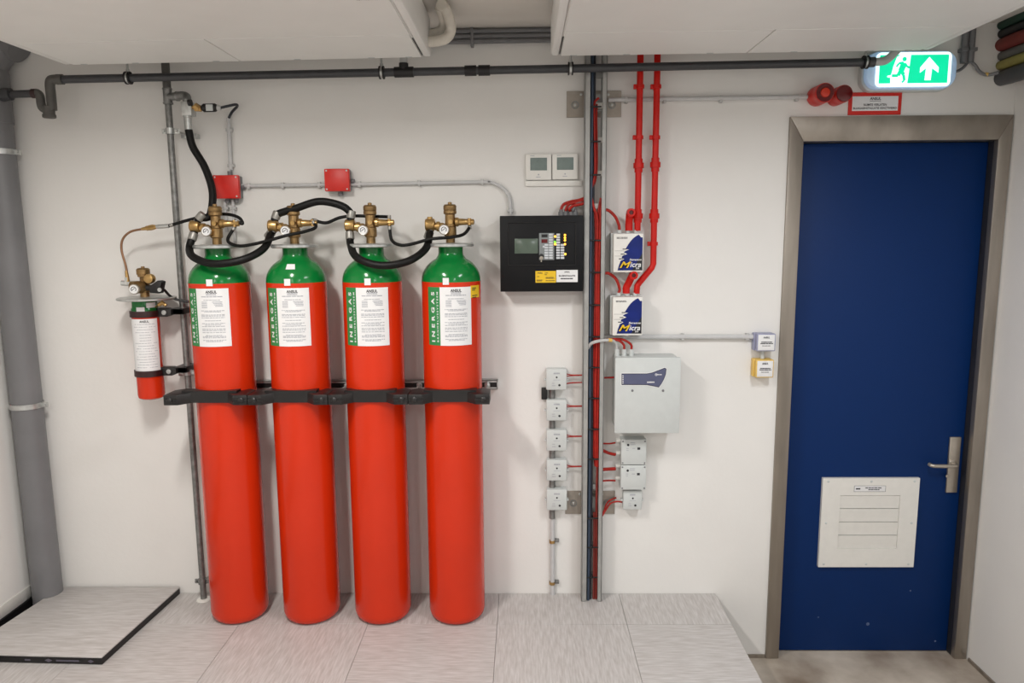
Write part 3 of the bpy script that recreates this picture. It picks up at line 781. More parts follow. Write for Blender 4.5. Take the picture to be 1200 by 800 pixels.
# wall brackets of the riser
for q, (py, ex) in enumerate(((153.5, 232), (436, 218), (680, 250))):
    c = rat(py)
    m = MB(); m.ring(c-Vector((0, 0, 0.013)), 0.0146, 0.02, 0.026)
    m.box(c.x-0.037, c.x-0.018, -sd-0.003, -sd+0.003, c.z-0.011, c.z+0.011, bev=0.001); m.box(c.x+0.018, c.x+0.045, -sd-0.003, -sd+0.003, c.z-0.011, c.z+0.011, bev=0.001)
    m.cyl((c.x-0.028, -sd-0.012, c.z), (c.x-0.028, -sd+0.012, c.z), 0.006, 8); m.cyl((c.x+0.03, -sd-0.012, c.z), (c.x+0.03, -sd+0.012, c.z), 0.006, 8)
    m.tube([(c.x+0.03, -sd+0.004, c.z-0.004), (c.x+0.06, -0.03, c.z-0.012)], 0.006, 8)
    xe = P(ex, py, 0.02).x
    m.box(min(c.x+0.03, xe-0.03), max(xe, c.x+0.06), -0.036, -0.0006, c.z-0.026, c.z-0.006, bev=0.001)
    m.build('bracket', ZINC if q != 2 else GALV, t)
MB().lathe((b_.x, -sd, 0), [(0.034, 0.0008), (0.032, 0.006), (0.016, 0.009)], 24).build('floor_collar', WHITE, t, label='white plastic collar at floor')

# pressure switch beside the valve block
c0, c1 = P(225, 125.5, 0.12), P(236, 127, 0.12)
t = thing('pressure_switch', 'black pressure switch on brass fitting beside silver valve block', 'pressure switch', c0)
m = MB(); m.cyl(c0, c1, 0.010, 10); m.cyl(c0+Vector((0.014, 0, 0.006)), c0+Vector((0.034, 0, -0.006)), 0.014, 8); m.cyl(c0+Vector((0.012, 0, -0.01)), c0+Vector((0.042, 0, -0.012)), 0.008, 8); m.build('fitting', BRASS, t)
MB().cyl(c0+Vector((-0.006, -0.02, 0.016)), c0+Vector((0.008, -0.02, 0.016)), 0.014, 12).build('cap', BLACKR, t)
p0, p1 = P(235, 126.5, 0.12), P(255, 126, 0.12)
m = MB(); m.tube([p0, p0.lerp(p1, .12), p0.lerp(p1, .2), p0.lerp(p1, .85), p1], 0, 16, radii=[.006, .014, .0185, .0185, .012]); sw = m.build('housing', BLACKR, t)
x0, x1, z0, z1 = rect(240.5, 122, 248.5, 129.5, 0.145)
MB().box(x0, x1, -0.1405, -0.136, z0, z1, bev=0.001).build('label_plate', BOXG, sw, label='grey label plate')
MB().tube([p1, P(259, 126.5, 0.12)], 0, 12, radii=[.014, .009]).build('gland', PVCL, t)
MB().tube(smooth_path([P(258, 126.3, 0.12), P(268, 124, 0.11), P(276, 122.5, 0.085), P(278, 124.5, 0.06), P(272, 131, 0.035), P(268.3, 138, 0.022)], 8), 0.006, 10).build('cable', CHAR, t, label='dark cable bent down to conduit')

# ================================================================== CONDUITS AND RED BOXES
def conduit(label, pts, r=0.008, clips=(), ends=(), name='conduit', m_=COND, seg=10, smooth=True):
    path = smooth_path(pts, 8) if smooth else [Vector(p) for p in pts]
    t = thing(name, label, 'conduit', path[0])
    MB().tube(path, r, seg).build('tube', m_, t)
    for (px, py, vert) in clips:
        c = P(px, py, 0.018)
        m = MB()
        if vert: m.box(c.x-r-0.005, c.x+r+0.005, -0.024, -0.0006, c.z-0.007, c.z+0.007, bev=0.002)
        else: m.box(c.x-0.007, c.x+0.007, -0.024, -0.0006, c.z-r-0.005, c.z+r+0.005, bev=0.002)
        m.build('clip', PVCL, t)
    return t
cd_ = 0.016
conduit('short pale conduit standing above the left red junction box', [P(267.5, 138, cd_), P(270.5, 199, cd_)], 0.0095, ((268.3, 152, 1), (270.3, 194, 1)), smooth=False)
conduit('pale grey conduit running between two red junction boxes', [P(281, 217.7, cd_), P(381, 216.5, cd_)], 0.0085, ((291, 218, 0), (331, 217.3, 0), (374, 216.7, 0)), smooth=False)
conduit('pale grey conduit bending down from right red box to black panel', [P(411, 216, cd_), P(560, 213.3, cd_), P(572, 213.2, cd_), P(582, 216, cd_), P(592, 223, cd_), P(597, 233, cd_), P(598.5, 251, cd_)], 0.0085, ((421, 215.8, 0), (491, 214.5, 0), (565, 213.3, 0), (598.2, 247, 1)))
conduit('left of two short conduits below the left red junction box', [P(263.5, 234, cd_), P(266, 272, cd_)], 0.0075, ((264.5, 244, 1),), smooth=False)
conduit('right of two short conduits below the left red junction box', [P(273, 234, cd_), P(275.5, 285, cd_)], 0.0075, ((273.5, 244, 1),), smooth=False)
conduit('long pale conduit from cable ladder to red sounders', [P(713, 117, cd_), P(946, 113.5, cd_)], 0.0095, ((734, 117, 0), (779, 117, 0), (845, 116, 0), (934, 114.5, 0)), smooth=False)
conduit('pale conduit from cable ladder across to blue grey call point', [P(707, 394.5, cd_), P(884, 394.5, cd_)], 0.0115, ((876, 394.5, 0), (800, 394.7, 0)), smooth=False)
t = conduit('white upright conduit between lowest square module and floor', [P(647, 440, 0.014), P(647.5, 697.5, 0.014)], 0.0115, (), smooth=False)
for py in (634.5, 683):
    c = P(647, py, 0.014)
    MB().ring(c-Vector((0, 0, 0.006)), 0.0117, 0.0145, 0.014).build('pipe_clip', BRASS, t, label='brass coloured clip')
    MB().box(c.x+0.014, c.x+0.034, -0.02, -0.0006, c.z-0.001, c.z+0.013, bev=0.001).build('clip_tab', GALV, t)
for py0, py1 in ((455, 470), (491, 506), (527, 541), (563, 575), (597, 607)):
    a, b2 = P(647, py0, 0.014), P(647, py1, 0.014)
    MB().cyl(a, b2, 0.0145, 12).build('socket', GALV, t, label='grey socket between modules')

def red_box(label, x0, y0, x1, y1, glands):
    dF = 0.062
    X0, X1, Z0, Z1 = rect(x0, y0, x1, y1, dF)
    t = thing('junction_box', label, 'junction box', ((X0+X1)/2, 0, Z0), 'red junction boxes')
    MB().box(X0+0.002, X1-0.002, -0.036, -0.0005, Z0+0.002, Z1-0.002, bev=0.005).build('base', PVCG, t, label='grey base')
    MB().box(X0, X1, -dF, -0.036, Z0, Z1, bev=0.004).build('lid', REDBOX, t)
    for sx in (0.09, 0.91):
        for sz in (0.09, 0.91):
            MB().lathe((X0+(X1-X0)*sx, -dF, Z0+(Z1-Z0)*sz), [(0.004, -0.001), (0.004, 0.0012), (0.002, 0.002)], 8, 'Y').build('screw', BOXG, t)
    for (gx, gz, dx, dz) in glands:
        X, Z = X0+(X1-X0)*gx, Z0+(Z1-Z0)*gz
        MB().cyl((X, -0.018, Z), (X+dx, -0.018, Z+dz), 0.0115, 8).build('gland', PVCG, t)
red_box('red junction box at left, over the leftmost cylinder', 249.5, 205, 279.5, 232.5, ((0.55, 1, 0, 0.02), (1, 0.5, 0.012, 0), (0.4, 0, 0, -0.018), (0.75, 0, 0, -0.018)))
red_box('red junction box at right, above gap between second and third cylinder', 380, 197.5, 409, 224, ((1, 0.45, 0.016, 0), (0, 0.45, -0.008, 0), (0.55, 0, 0, -0.02)))

# ================================================================== AIR CONDITIONERS
def ac_unit(label, pl, pr_, seam_px, logo):
    db = 0.25
    a, b_ = P(*pl, db), P(*pr_, db)
    L = (b_-a).length; ang = math.atan2(b_.z-a.z, b_.x-a.x)
    zu = (a.z+b_.z)/2; xc = (a.x+b_.x)/2
    t = thing('air_conditioner', label, 'air conditioner', (xc, -db, zu), 'white ceiling air conditioners')
    t.rotation_euler = (0, -ang, 0)
    h = ZC - 0.016 - max(a.z, b_.z); dep = 1.2
    yb, yf_ = -db, -db-dep
    capw = 0.034
    x0, x1 = xc-L/2, xc+L/2
    def prof(ins):     # side outline (y, z): flat underside, curved nose
        return [(yb-ins, zu+h-ins), (yb-ins, zu+0.012+ins), (yb-0.012-ins, zu+ins), (yf_+0.20, zu+ins), (yf_+0.10, zu+0.012+ins), (yf_+0.035+ins, zu+0.05+ins), (yf_+0.005+ins, zu+0.1), (yf_+ins, zu+h-ins)]
    MB().prism(prof(0.006), x0+capw, x1-capw, 'YZ').build('body', ACW, t)
    for s in (0, 1):
        xa, xb = (x0, x0+capw) if s == 0 else (x1-capw, x1)
        MB().prism(prof(0.0), xa, xb, 'YZ', bev=0.011).build('side_cap', ACW, t)
        xe = xa+capw+0.002 if s == 0 else xb-capw-0.002
        MB().box(xe-0.002, xe+0.002, -db-0.30, -db-0.03, zu+0.003, zu+0.0052).build('seam', BLACKR, t, label='dark gap beside the side cap')
    ysm = yb-0.37
    xs_ = [x0+capw+0.004]+[P(q, 66, db).x for q in seam_px]+[x1-capw-0.004]
    for q in range(len(xs_)-1):
        MB().box(xs_[q]+0.0026, xs_[q+1]-0.0026, ysm+0.0028, yb-0.014, zu-0.0005, zu+0.008, bev=0.0012, seg=1).build('rear_panel', ACW, t)
    MB().box(xs_[0], xs_[-1], yf_+0.20, ysm-0.0028, zu-0.0005, zu+0.008, bev=0.0012, seg=1).build('front_panel', ACW, t)
    for q in (0.06, 0.2, 0.42, 0.64, 0.84, 0.94):
        x = x0+L*q
        MB().box(x-0.014, x+0.014, yb-0.028, yb-0.022, zu-0.0025, zu+0.002, bev=0.001, seg=1).build('catch', BOXG, t)
    if logo:
        z = zu-0.0011
        def under(px, py):
            v = ray(px, py); k = (z-H)/v.z
            return Vector((v.x*k, -D+v.y*k, z))
        o = under(412.8, 0.6); sx = (under(440, 2)-under(420, 2)).x/20   # metres per pixel
        m = MB(); s_ = 0.019
        for q in range(3):                       # three diamonds meeting at a point
            th = PI/2+q*2*PI/3
            u = Vector((math.cos(th), -math.sin(th), 0)); w = Vector((u.y, -u.x, 0))
            c = Vector((o.x, o.y-0.004, z))
            m.faces([c, c+u*s_*0.866+w*s_*0.5, c+u*s_*1.732, c+u*s_*0.866-w*s_*0.5], [(0, 1, 2, 3)])
        m.build('emblem', mat('emblem_red', (150, 36, 34), 0.5), t, label='dark red three diamond emblem')
        m = MB(); p = under(418, 3.0)
        text_fit(m, 'HEAVY INDUSTRIES', lambda u, v: Vector((p.x+u, p.y-v, z)), sx*27.5, 0.012, bold=0.02)
        text_fit(m, 'MITSUBISHI', lambda u, v: Vector((p.x+u, p.y-0.02-v, z)), sx*27.5, 0.017, bold=0.03)
        m.build('lettering', INK, t)
    return t
ac_unit('white ceiling air conditioner at left, above the cylinders', (77, 77), (506, 67.5), (282.5,), True)
ac_unit('white ceiling air conditioner at right, above the door', (645.5, 66.5), (1088, 59.5), (874,), False)

# lagged pipe from left unit up to the ceiling
t = thing('lagged_pipe', 'white lagged refrigerant pipe bending up beside left air conditioner', 'pipe', P(503, 47, 0.3))
pz = ZC-0.001
q_ = [P(490, 48, 0.34), P(507, 48.5, 0.34), P(522, 45, 0.34), P(528, 36, 0.34), P(527, 25, 0.36), P(521, 8, 0.42), P(517, -8, 0.46)]
MB().tube(smooth_path([(p.x, p.y, min(p.z, ZC-0.028)) for p in q_], 8), 0.022, 14).build('pipe', LAGG, t)
q_ = [P(490, 39, 0.30), P(507, 38.5, 0.30), P(517, 34, 0.31), P(519, 24, 0.34), P(514, 6, 0.42)]
MB().tube(smooth_path([(p.x, p.y, min(p.z, ZC-0.026)) for p in q_], 8), 0.016, 12).build('pipe', LAGG, t)
# grey conduits at the wall / ceiling junction, between the units
for k, dz in enumerate((-0.022, -0.044, -0.066)):
    z = P(570, 36, 0.02).z; z = min(z, ZC)
    conduit(['topmost', 'middle', 'lowest'][k]+' of three dark grey conduits under ceiling between air conditioners', [(P(470, 38, 0.02).x, -0.022, ZC+dz+0.006), (P(700, 38, 0.02).x, -0.022, ZC+dz+0.010)], 0.0105, (), m_=PVCG, smooth=False)
x = P(553, 42, 0.03).x
tag(MB().box(x-0.007, x+0.007, -0.038, -0.0006, ZC-0.082, ZC-0.001, bev=0.002).build('conduit_saddle', PVCG), 'small grey saddle holding three dark conduits under ceiling', 'clip')

# ================================================================== CONDENSATE PIPE
dp = 0.135
pr2 = 0.0175
t = thing('condensate_pipe', 'long dark grey condensate pipe hung under the two air conditioners', 'pipe', P(600, 83, dp))
line0, line1 = P(57, 93.3, dp), P(1013, 73, dp)
lp = lambda px: line0.lerp(line1, (px-57)/(1013-57))
MB().tube([lp(70), line1], pr2, 18).build('pipe', PVCD, t)
m = MB(); z_ = P(58, 128, dp).z; xr2 = lp(58).x
xl = P(47.5, 115, dp).x; zt_ = P(46, 109.5, dp).z
m.tube(smooth_path([lp(70), lp(63.5), Vector((xr2+0.006, -dp, lp(60).z-0.004)), Vector((xr2, -dp, lp(58).z-0.022)), Vector((xr2, -dp, P(58, 110, dp).z)), Vector((xr2, -dp, z_-0.004))], 7), 0.0205, 16)
m.tube([lp(62), lp(67), lp(67.1), lp(74)], 0, 16, radii=[.0205, .0205, .0225, .0225])
m.tube(smooth_path([Vector((P(40, 110, dp).x, -dp, zt_)), Vector((P(43.5, 109, dp).x, -dp, zt_+0.001)), Vector((xl-0.003, -dp, zt_-0.008)), Vector((xl, -dp, zt_-0.025)), Vector((xl, -dp, P(48, 121, dp).z)), Vector((xl+0.006, -dp, z_+0.006)), Vector((xr2-0.016, -dp, z_-0.004))], 7), 0.0185, 16)
m.lathe(((xl+xr2)/2+0.008, -dp, P(56, 138.5, dp).z), [(0.022, 0), (0.0275, 0.003), (0.0275, 0.015), (0.024, 0.017), (0.024, 0.05)], 20)
m.build('trap', PVCT, t, label='grey brown trap at the left end')
MB().tube([Vector((P(-1, 111, dp).x, -dp+0.03, zt_-0.002)), Vector((P(6, 111, dp).x, -dp, zt_-0.002)), Vector((P(13, 111, dp).x, -dp, zt_-0.002)), Vector((P(13.2, 111, dp).x, -dp, zt_-0.002)), Vector((P(41, 110, dp).x, -dp, zt_))], 0, 16, radii=[.027, .027, .027, .0165, .0165]).build('branch', PVCD, t)
MB().tube([Vector((P(38, 110, dp).x, -dp, zt_)), Vector((P(43, 110, dp).x, -dp, zt_))], 0.0205, 16).build('seal', mat('dark_brown_seal', (52, 28, 28), 0.5), t)
m = MB(); m.tube([lp(467), lp(489.5)], 0.0225, 18); c = lp(478); m.tube([c, Vector((c.x, -dp, P(478, 74, dp).z))], 0.0205, 16); m.build('tee', BLACKR, t)
MB().tube([Vector((c.x, -dp, P(478, 74.2, dp).z)), Vector((c.x, -dp, P(478, 66, dp).z))], 0.017, 12).build('drain_spout', PVCL, t)
for s, e in ((549.5, 563), (565.5, 579)): MB().tube([lp(s), lp(e)], 0.0225, 18).build('coupling', BLACKR, t)
for px in (152, 452, 673, 1014):
    c = lp(px)
    m = MB(); m.ring(c-Vector((0.011, 0, 0)), pr2+0.0005, pr2+0.010, 0.006, 'X'); m.ring(c+Vector((0.005, 0, 0)), pr2+0.0005, pr2+0.010, 0.006, 'X')
    cl = m.build('pipe_clamp', BLACKR, t, label='black rubber lined clamp')
    MB().ring(c-Vector((0.005, 0, 0)), pr2+0.0003, pr2+0.006, 0.010, 'X').build('clamp_strap', ZINC, cl)
    m = MB(); m.cyl((c.x, -dp, c.z+pr2+0.004), (c.x, -dp, ZC-0.002), 0.005, 8); m.cyl((c.x, -dp, c.z+pr2+0.004), (c.x, -dp, c.z+pr2+0.02), 0.008, 8); m.build('hanger_rod', ZINC, cl)
m = MB(); e0 = line1; e1 = P(1032, 72.5, dp)
m.tube([e0, e0.lerp(e1, .6)], 0.0215, 16); m.build('end_coupling', PVCD, t)
m = MB(); q_ = [e0.lerp(e1, .6), P(1030, 72.3, dp), P(1037, 71, dp), P(1043, 67, dp), P(1050, 60, dp), P(1056, 52, dp)]
m.tube(smooth_path(q_, 6), 0.0175, 16); m.build('end_bend', PVCL, t, label='light grey bent end pipe')

# big grey soil pipe in the left corner
sd2 = 0.074; sr = 0.067
p_lo, p_hi = P(55.5, 690, sd2), P(-8.5, 112, sd2)      # it leans a little
dirp = (p_hi-p_lo)/(p_hi.z-p_lo.z)
sp = lambda z: p_lo + dirp*(z-p_lo.z)
base = sp(ZL+0.001)
t = thing('soil_pipe', 'big grey soil pipe standing in the left corner', 'pipe', base)
zb_ = P(4, 80, sd2).z
MB().tube([base, sp(zb_)], sr, 36).build('pipe', PVCG, t)
k_ = sp(zb_)
MB().tube(smooth_path([sp(zb_-0.03), sp(zb_+0.01), k_+Vector((0.03, 0, 0.055)), k_+Vector((0.09, 0, 0.115)), k_+Vector((0.15, 0, ZC-0.075-k_.z))], 6), sr+0.004, 28).build('bend', PVCG, t)
MB().tube([sp(zb_-0.24), sp(zb_-0.02)], sr+0.005, 36).build('socket', PVCG, t)
for py in (176, 478):
    c = sp(P(22, py, sd2+sr).z)
    m = MB(); m.ring(c-Vector((0, 0, 0.012)), sr+0.002, sr+0.006, 0.024, seg=40); m.box(c.x+sr+0.003, c.x+sr+0.035, -sd2-0.004, -sd2+0.004, c.z-0.012, c.z+0.012, bev=0.001)
    m.cyl((c.x+sr+0.022, -sd2-0.014, c.z), (c.x+sr+0.022, -sd2+0.014, c.z), 0.006, 8)
    m.cyl((c.x, -sd2+sr, c.z), (c.x, -0.0006, c.z), 0.008, 8)
    m.build('pipe_bracket', ZINC, t, label='shiny metal pipe bracket')

# ================================================================== THERMOSTATS
for q, (x0, x1, lab_) in enumerate(((616, 646.2, 'left white wall controller with grey display, above black panel'), (647.2, 677.2, 'right white wall controller with grey display, beside cable ladder'))):
    X0, X1, Z0, Z1 = rect(x0, 180.5-q*0.4, x1, 210.8-q*0.8, 0.02)
    t = thing('wall_controller', lab_, 'thermostat', ((X0+X1)/2, 0, Z0), 'white wall controllers')
    MB().box(X0, X1, -0.02, -0.0005, Z0, Z1, bev=0.003).build('case', WHITE, t)
    lx0_, lx1_, lz0__, lz1__ = X0+(X1-X0)*.18, X0+(X1-X0)*.83, Z0+(Z1-Z0)*.37, Z0+(Z1-Z0)*.86
    MB().box(lx0_, lx1_, -0.0212, -0.0195, lz0__, lz1__, bev=0.0006, seg=1).build('display', LCDB, t, label='grey green display')
    m = MB(); bars(m, lx0_, lx0_+0.02, Z1-0.009, 0.003, 0.0206, 2); xm = (X0+X1)/2
    bars(m, xm-0.011, xm+0.011, Z0+0.012, 0.003, 0.0206, 2); m.lathe((xm, -0.0198, Z0+0.024), [(0.0035, 0), (0.0035, 0.001)], 10, 'Y'); m.build('marks', INKG, t)
X0, X1, Z0, Z1 = rect(616, 211.6, 682, 218, 0.012)
t = tag(MB().box(X0, X1, -0.012, -0.0005, Z0, Z1, bev=0.0015).build('cable_trunking', WHITE), 'white horizontal cable trunking under the two wall controllers', 'trunking')

# ================================================================== BLACK CONTROL PANEL
dF = 0.11
X0, X1, Z0, Z1 = rect(586, 252.5, 683.5, 341.5, dF)
X1 = min(X1, P(682.3, 560, 0.085).x-0.0015)
t = thing('control_panel', 'black fire extinguishing control panel with lit keypad', 'control panel', ((X0+X1)/2, 0, Z0))
MB().box(X0+0.004, X1-0.004, -dF+0.02, -0.0005, Z0+0.004, Z1-0.004, bev=0.003).build('housing', PANB, t)
door = MB().box(X0, X1, -dF, -dF+0.0195, Z0, Z1, bev=0.003).build('cover', PANB, t)
def prc(x0, y0, x1, y1): return rect(x0, y0, x1, y1, dF)
a0, a1, b0, b1 = prc(595, 260, 675, 311)
m = MB(); w = 0.0035
for (p, q, r_, s_) in ((a0, a1, b0, b0+w), (a0, a1, b1-w, b1), (a0, a0+w, b0, b1), (a1-w, a1, b0, b1)): m.box(p, q, -dF-0.004, -dF+0.001, r_, s_, bev=0.001, seg=1)
m.build('bezel', BLACKR, t)
a0, a1, b0, b1 = prc(603, 279.5, 630.5, 297); MB().box(a0, a1, -dF-0.003, -dF+0.001, b0, b1, bev=0.001).build('display', LCD, t, label='grey green display screen')
a0, a1, b0, b1 = prc(631.8, 273, 649.5, 304.5); kp = MB().box(a0, a1, -dF-0.003, -dF+0.001, b0, b1, bev=0.001).build('keypad', KEYPAD, t, label='grey keypad')
for (x0, y0, x1, y1) in ((634.5, 274.5, 641.5, 278), (634.5, 280.2, 641.5, 284.5)):
    a0, a1, b0, b1 = prc(x0, y0, x1, y1); MB().box(a0, a1, -dF-0.0045, -dF-0.002, b0, b1).build('readout', REDD if y0 > 279 else BLACKR, kp)
def key(x0, y0, x1, y1, mm=KEYG):
    a0, a1, b0, b1 = prc(x0, y0, x1, y1); MB().box(a0, a1, -dF-0.006, -dF, b0, b1, bev=0.001, seg=1).build('key', mm, kp)
for r_ in range(10):
    y = 273.6+r_*3.03
    key(643.2, y, 647.8, y+2.4)
    if r_ >= 4: key(638, y, 642.6, y+2.4)
    key(651.8, y, 656.2, y+2.4)
    if r_ >= 4: key(656.9, y, 661.2, y+2.4)
for (px, py, mm) in ((650.6, 277, AMBER), (650.3, 283.4, GREENLED), (650.6, 286, AMBER), (662, 275.3, AMBER), (662, 278.5, AMBER), (662, 281.5, AMBER), (662, 286, AMBER), (662.5, 297.6, AMBER), (637, 289, KEYG)):
    c = P(px, py, dF)
    MB().lathe((c.x, -dF-0.001, c.z), [(0.0052, 0), (0.0052, 0.004), (0.003, 0.006)], 10, 'Y').build('indicator_lamp', mm, kp, label='lit amber indicator' if mm is AMBER else None)
c = P(634.4, 300, dF); MB().lathe((c.x, -dF-0.002, c.z), [(0.011, 0), (0.011, 0.006), (0.006, 0.008)], 14, 'Y').build('key_switch', BLACKR, kp)
m = MB(); m.lathe((c.x, -dF-0.012, c.z-0.008), [(0.008, -0.002), (0.008, 0.002)], 12, 'Y'); m.box(c.x-0.003, c.x+0.002, -dF-0.014, -dF-0.010, c.z-0.026, c.z-0.012); m.build('hanging_key', SATIN, kp)
a0, a1, b0, b1 = prc(627.5, 317.4, 651.5, 331); s_ = MB().box(a0, a1, -dF-0.0015, -dF, b0, b1).build('notice', YELL, t, label='yellow notice with small print')
m = MB(); W_, H_ = a1-a0, b1-b0
text_flat(m, 'ANSUL', a0+W_*.22, b0+H_*.78, dF+0.002, W_*.26, H_*.12, 0.03)
for (p, q, z) in ((.45, .62, .8), (.45, .56, .66), (.08, .2, .5), (.5, .9, .42), (.5, .92, .34), (.06, .36, .2), (.06, .3, .12), (.5, .94, .14)): bars(m, a0+W_*p, a0+W_*q, b0+H_*z, H_*.05, dF+0.002, 3)
m.build('notice_print', INK, s_)
a0, a1, b0, b1 = prc(652, 316.2, 677, 330.4); s_ = MB().box(a0, a1, -dF-0.0015, -dF, b0, b1).build('notice', PAPER, t, label='white notice with black print')
m = MB(); W_, H_ = a1-a0, b1-b0
text_flat(m, 'ANSUL', a0+W_*.5, b0+H_*.78, dF+0.002, W_*.26, H_*.11, 0.03)
text_flat(m, 'BLUSINSTALLATIE', a0+W_*.5, b0+H_*.46, dF+0.002, W_*.76, H_*.13, 0.03); bars(m, a0+W_*.2, a0+W_*.8, b0+H_*.24, H_*.09, dF+0.002, 3)
m.build('notice_print', INK, s_)
for q, (gx, pts) in enumerate(((657.5, [(657.5, 246), (660, 240), (668, 236.5), (680, 234), (689, 230)]), (663, [(663.5, 245), (667, 239), (676, 237), (689, 233)]), (674, [(671.5, 246), (675, 240), (681, 238), (690, 239.5)]), (669, [(667, 245.5), (671, 241.5), (679, 239.5), (690, 237)]))):
    base = P(gx, 251, 0.05)
    m = MB(); m.cyl((base.x, -0.05, Z1-0.006), (base.x, -0.05, Z1+0.018), 0.0125, 10); m.cyl((base.x, -0.05, Z1+0.018), (base.x, -0.05, Z1+0.028), 0.009, 10)
    m.build('gland', PVCG, t)
    MB().tube(smooth_path([(base.x, -0.05, Z1+0.02)]+[P(a, b, 0.05 + (0.006*q)) for a, b in pts], 6), 0.0068, 8).build('cable', PVCG if q == 2 else REDK, t, label='grey cable' if q == 2 else 'red cable')

# ================================================================== CABLE LADDER
lb = P(690, 703, 0.085)
LX0 = P(682.3, 560, 0.085).x; LX1 = P(706.5, 560, 0.085).x
t = thing('cable_ladder', 'galvanised cable ladder standing on wall from floor to ceiling', 'cable ladder', ((LX0+LX1)/2, -0.05, 0))
zt_ = ZC-0.03
m = MB(); fl = 0.024
m.box(LX0, LX0+0.003, -0.088, -0.030, 0.001, zt_); m.box(LX0, LX0+fl, -0.088, -0.0855, 0.001, zt_, bev=0.0008, seg=1); m.box(LX0, LX0+fl, -0.0325, -0.030, 0.001, zt_); m.build('side_rail', LADR, t)
m = MB(); m.box(LX1-0.003, LX1, -0.088, -0.030, 0.001, zt_); m.box(LX1-0.020, LX1, -0.088, -0.0855, 0.001, zt_, bev=0.0008, seg=1); m.box(LX1-0.022, LX1, -0.0325, -0.030, 0.001, zt_); m.build('side_rail', LADR, t)
rung_py = [88, 123.5, 164, 203, 241.5, 279.5, 317, 355, 392, 428, 464, 500, 535, 570, 604, 638, 673, 698]
for py in rung_py:
    z = P(697, py, 0.05).z
    m = MB(); m.box(LX0+0.002, LX1-0.002, -0.052, -0.036, z-0.012, z+0.012, bev=0.001, seg=1).build('rung', WHITE if 120 < py < 560 else LADR, t)
for (x0, y0, x1, y1, hp) in ((664, 106.5, 728, 137.5, 674), (662.5, 575, 720.5, 602, 672)):
    a0, a1, b0, b1 = rect(x0, y0, x1, y1, 0.005)
    pl = MB().box(a0, a1, -0.006, -0.0005, b0, b1, bev=0.001, seg=1).build('wall_plate', mat('dull_steel_plate', (158, 150, 140), 0.45, 0.6), t, label='dull steel plate behind the ladder')
    for hx in (hp, hp+43 if y0 < 300 else hp+39):
        c = P(hx, (y0+y1)/2+1, 0.006); MB().ring((c.x, -0.006, c.z), 0.011, 0.018, 0.002, 'Y').build('hole_rim', GALV, pl)
        MB().lathe((c.x, -0.006, c.z), [(0.007, 0), (0.007, 0.004), (0.004, 0.006)], 8, 'Y').build('bolt', ZINC, pl)
    for px in (x0+17, x1-15):
        c = P(px, y0+4, 0.01); MB().lathe((c.x, -0.006, c.z), [(0.006, 0), (0.006, 0.004), (0.003, 0.005)], 8, 'Y').build('bolt', ZINC, pl)
    c0, c1 = b0+0.02, b1-0.02
    MB().box(LX0+0.004, LX1-0.004, -0.0355, -0.006, c0, c1).build('standoff', LADR, pl)
# cables inside the ladder
def cable(label, pts, r, m_, group=None, name='cable'):
    p = smooth_path(pts, 6)
    o = MB().tube(p, r, 8).build(name, m_); return tag(o, label, 'cable', group)
zb_, ztop = 0.0, ZC-0.02
xd = LX0+0.034
for k, (dx, dy, r_, mm) in enumerate(((-0.003, -0.060, 0.0085, BLUEK), (0.010, -0.0605, 0.007, CHAR), (0.0, -0.0745, 0.0065, BLUEK))):
    cable(('dark blue cable running full height behind charcoal one in cable ladder', 'charcoal cable running full height beside left rail of cable ladder', 'frontmost dark blue cable running full height along left ladder rail')[k], [(xd+dx, dy, 0.002), (xd+dx+0.002, dy, 0.7), (xd+dx-0.002, dy, 1.5), (xd+dx, dy, ztop)], r_, mm, 'dark cables in the ladder')
zA, zB = P(697, 541, 0.06).z, P(697, 245, 0.06).z
RG = 'red cable bundle in the ladder'
redx = LX1-0.030
nb = [(-0.012, -0.060), (0.0, -0.060), (-0.006, -0.0715), (0.006, -0.0715)]
for k, (dx, dy) in enumerate(nb):
    bow = lambda z: 0.002*math.sin(z*9+k)
    pts = [(redx+dx*0.6+0.004, dy, zA-0.02)] + [(redx+dx+bow(z), dy, z) for z in [zA+0.05+(zB-zA-0.1)*q/7 for q in range(8)]]
    pts += [(redx+dx*(1.5)-0.012, dy, zB), (redx-0.03+dx*0.8, dy, zB+0.05)] if k % 2 == 0 else [(redx+dx*1.4, dy, zB-0.01), (redx+dx*1.8+0.01, dy, zB+0.05)]
    cable('thick red cable strapped in the bundle on middle part of cable ladder', pts, 0.0062, REDK, RG)
# lower and upper single red runs
cable('red cable running down lower part of cable ladder to floor', [(redx+0.006, -0.060, zA-0.0), (redx+0.004, -0.060, 0.5), (redx+0.006, -0.06, 0.25), (redx+0.006, -0.06, 0.002)], 0.0062, mat('dull_red_cable', (138, 44, 36), 0.5))
cable('darker red cable beside lower red cable at foot of cable ladder', [(redx-0.008, -0.060, P(697, 600, .06).z), (redx-0.006, -0.060, 0.35), (redx-0.006, -0.06, 0.002)], 0.006, mat('brown_red_cable', (120, 44, 38), 0.5))
cable('thin red cable hanging in upper part of cable ladder', [P(702, 115, 0.07), P(699, 117, 0.07), P(696.5, 124, 0.07), P(697, 160, 0.07), P(697.5, 190, 0.07), P(697, 205, 0.07), P(694.5, 216, 0.07), P(691, 226, 0.065)], 0.0052, REDK)
cable('second thin red cable beside the first in upper cable ladder', [P(699.5, 122, 0.062), P(699, 140, 0.062), P(699.5, 165, 0.062), P(699.5, 195, 0.062), P(697.5, 212, 0.062), P(693, 224, 0.058)], 0.0042, REDK)
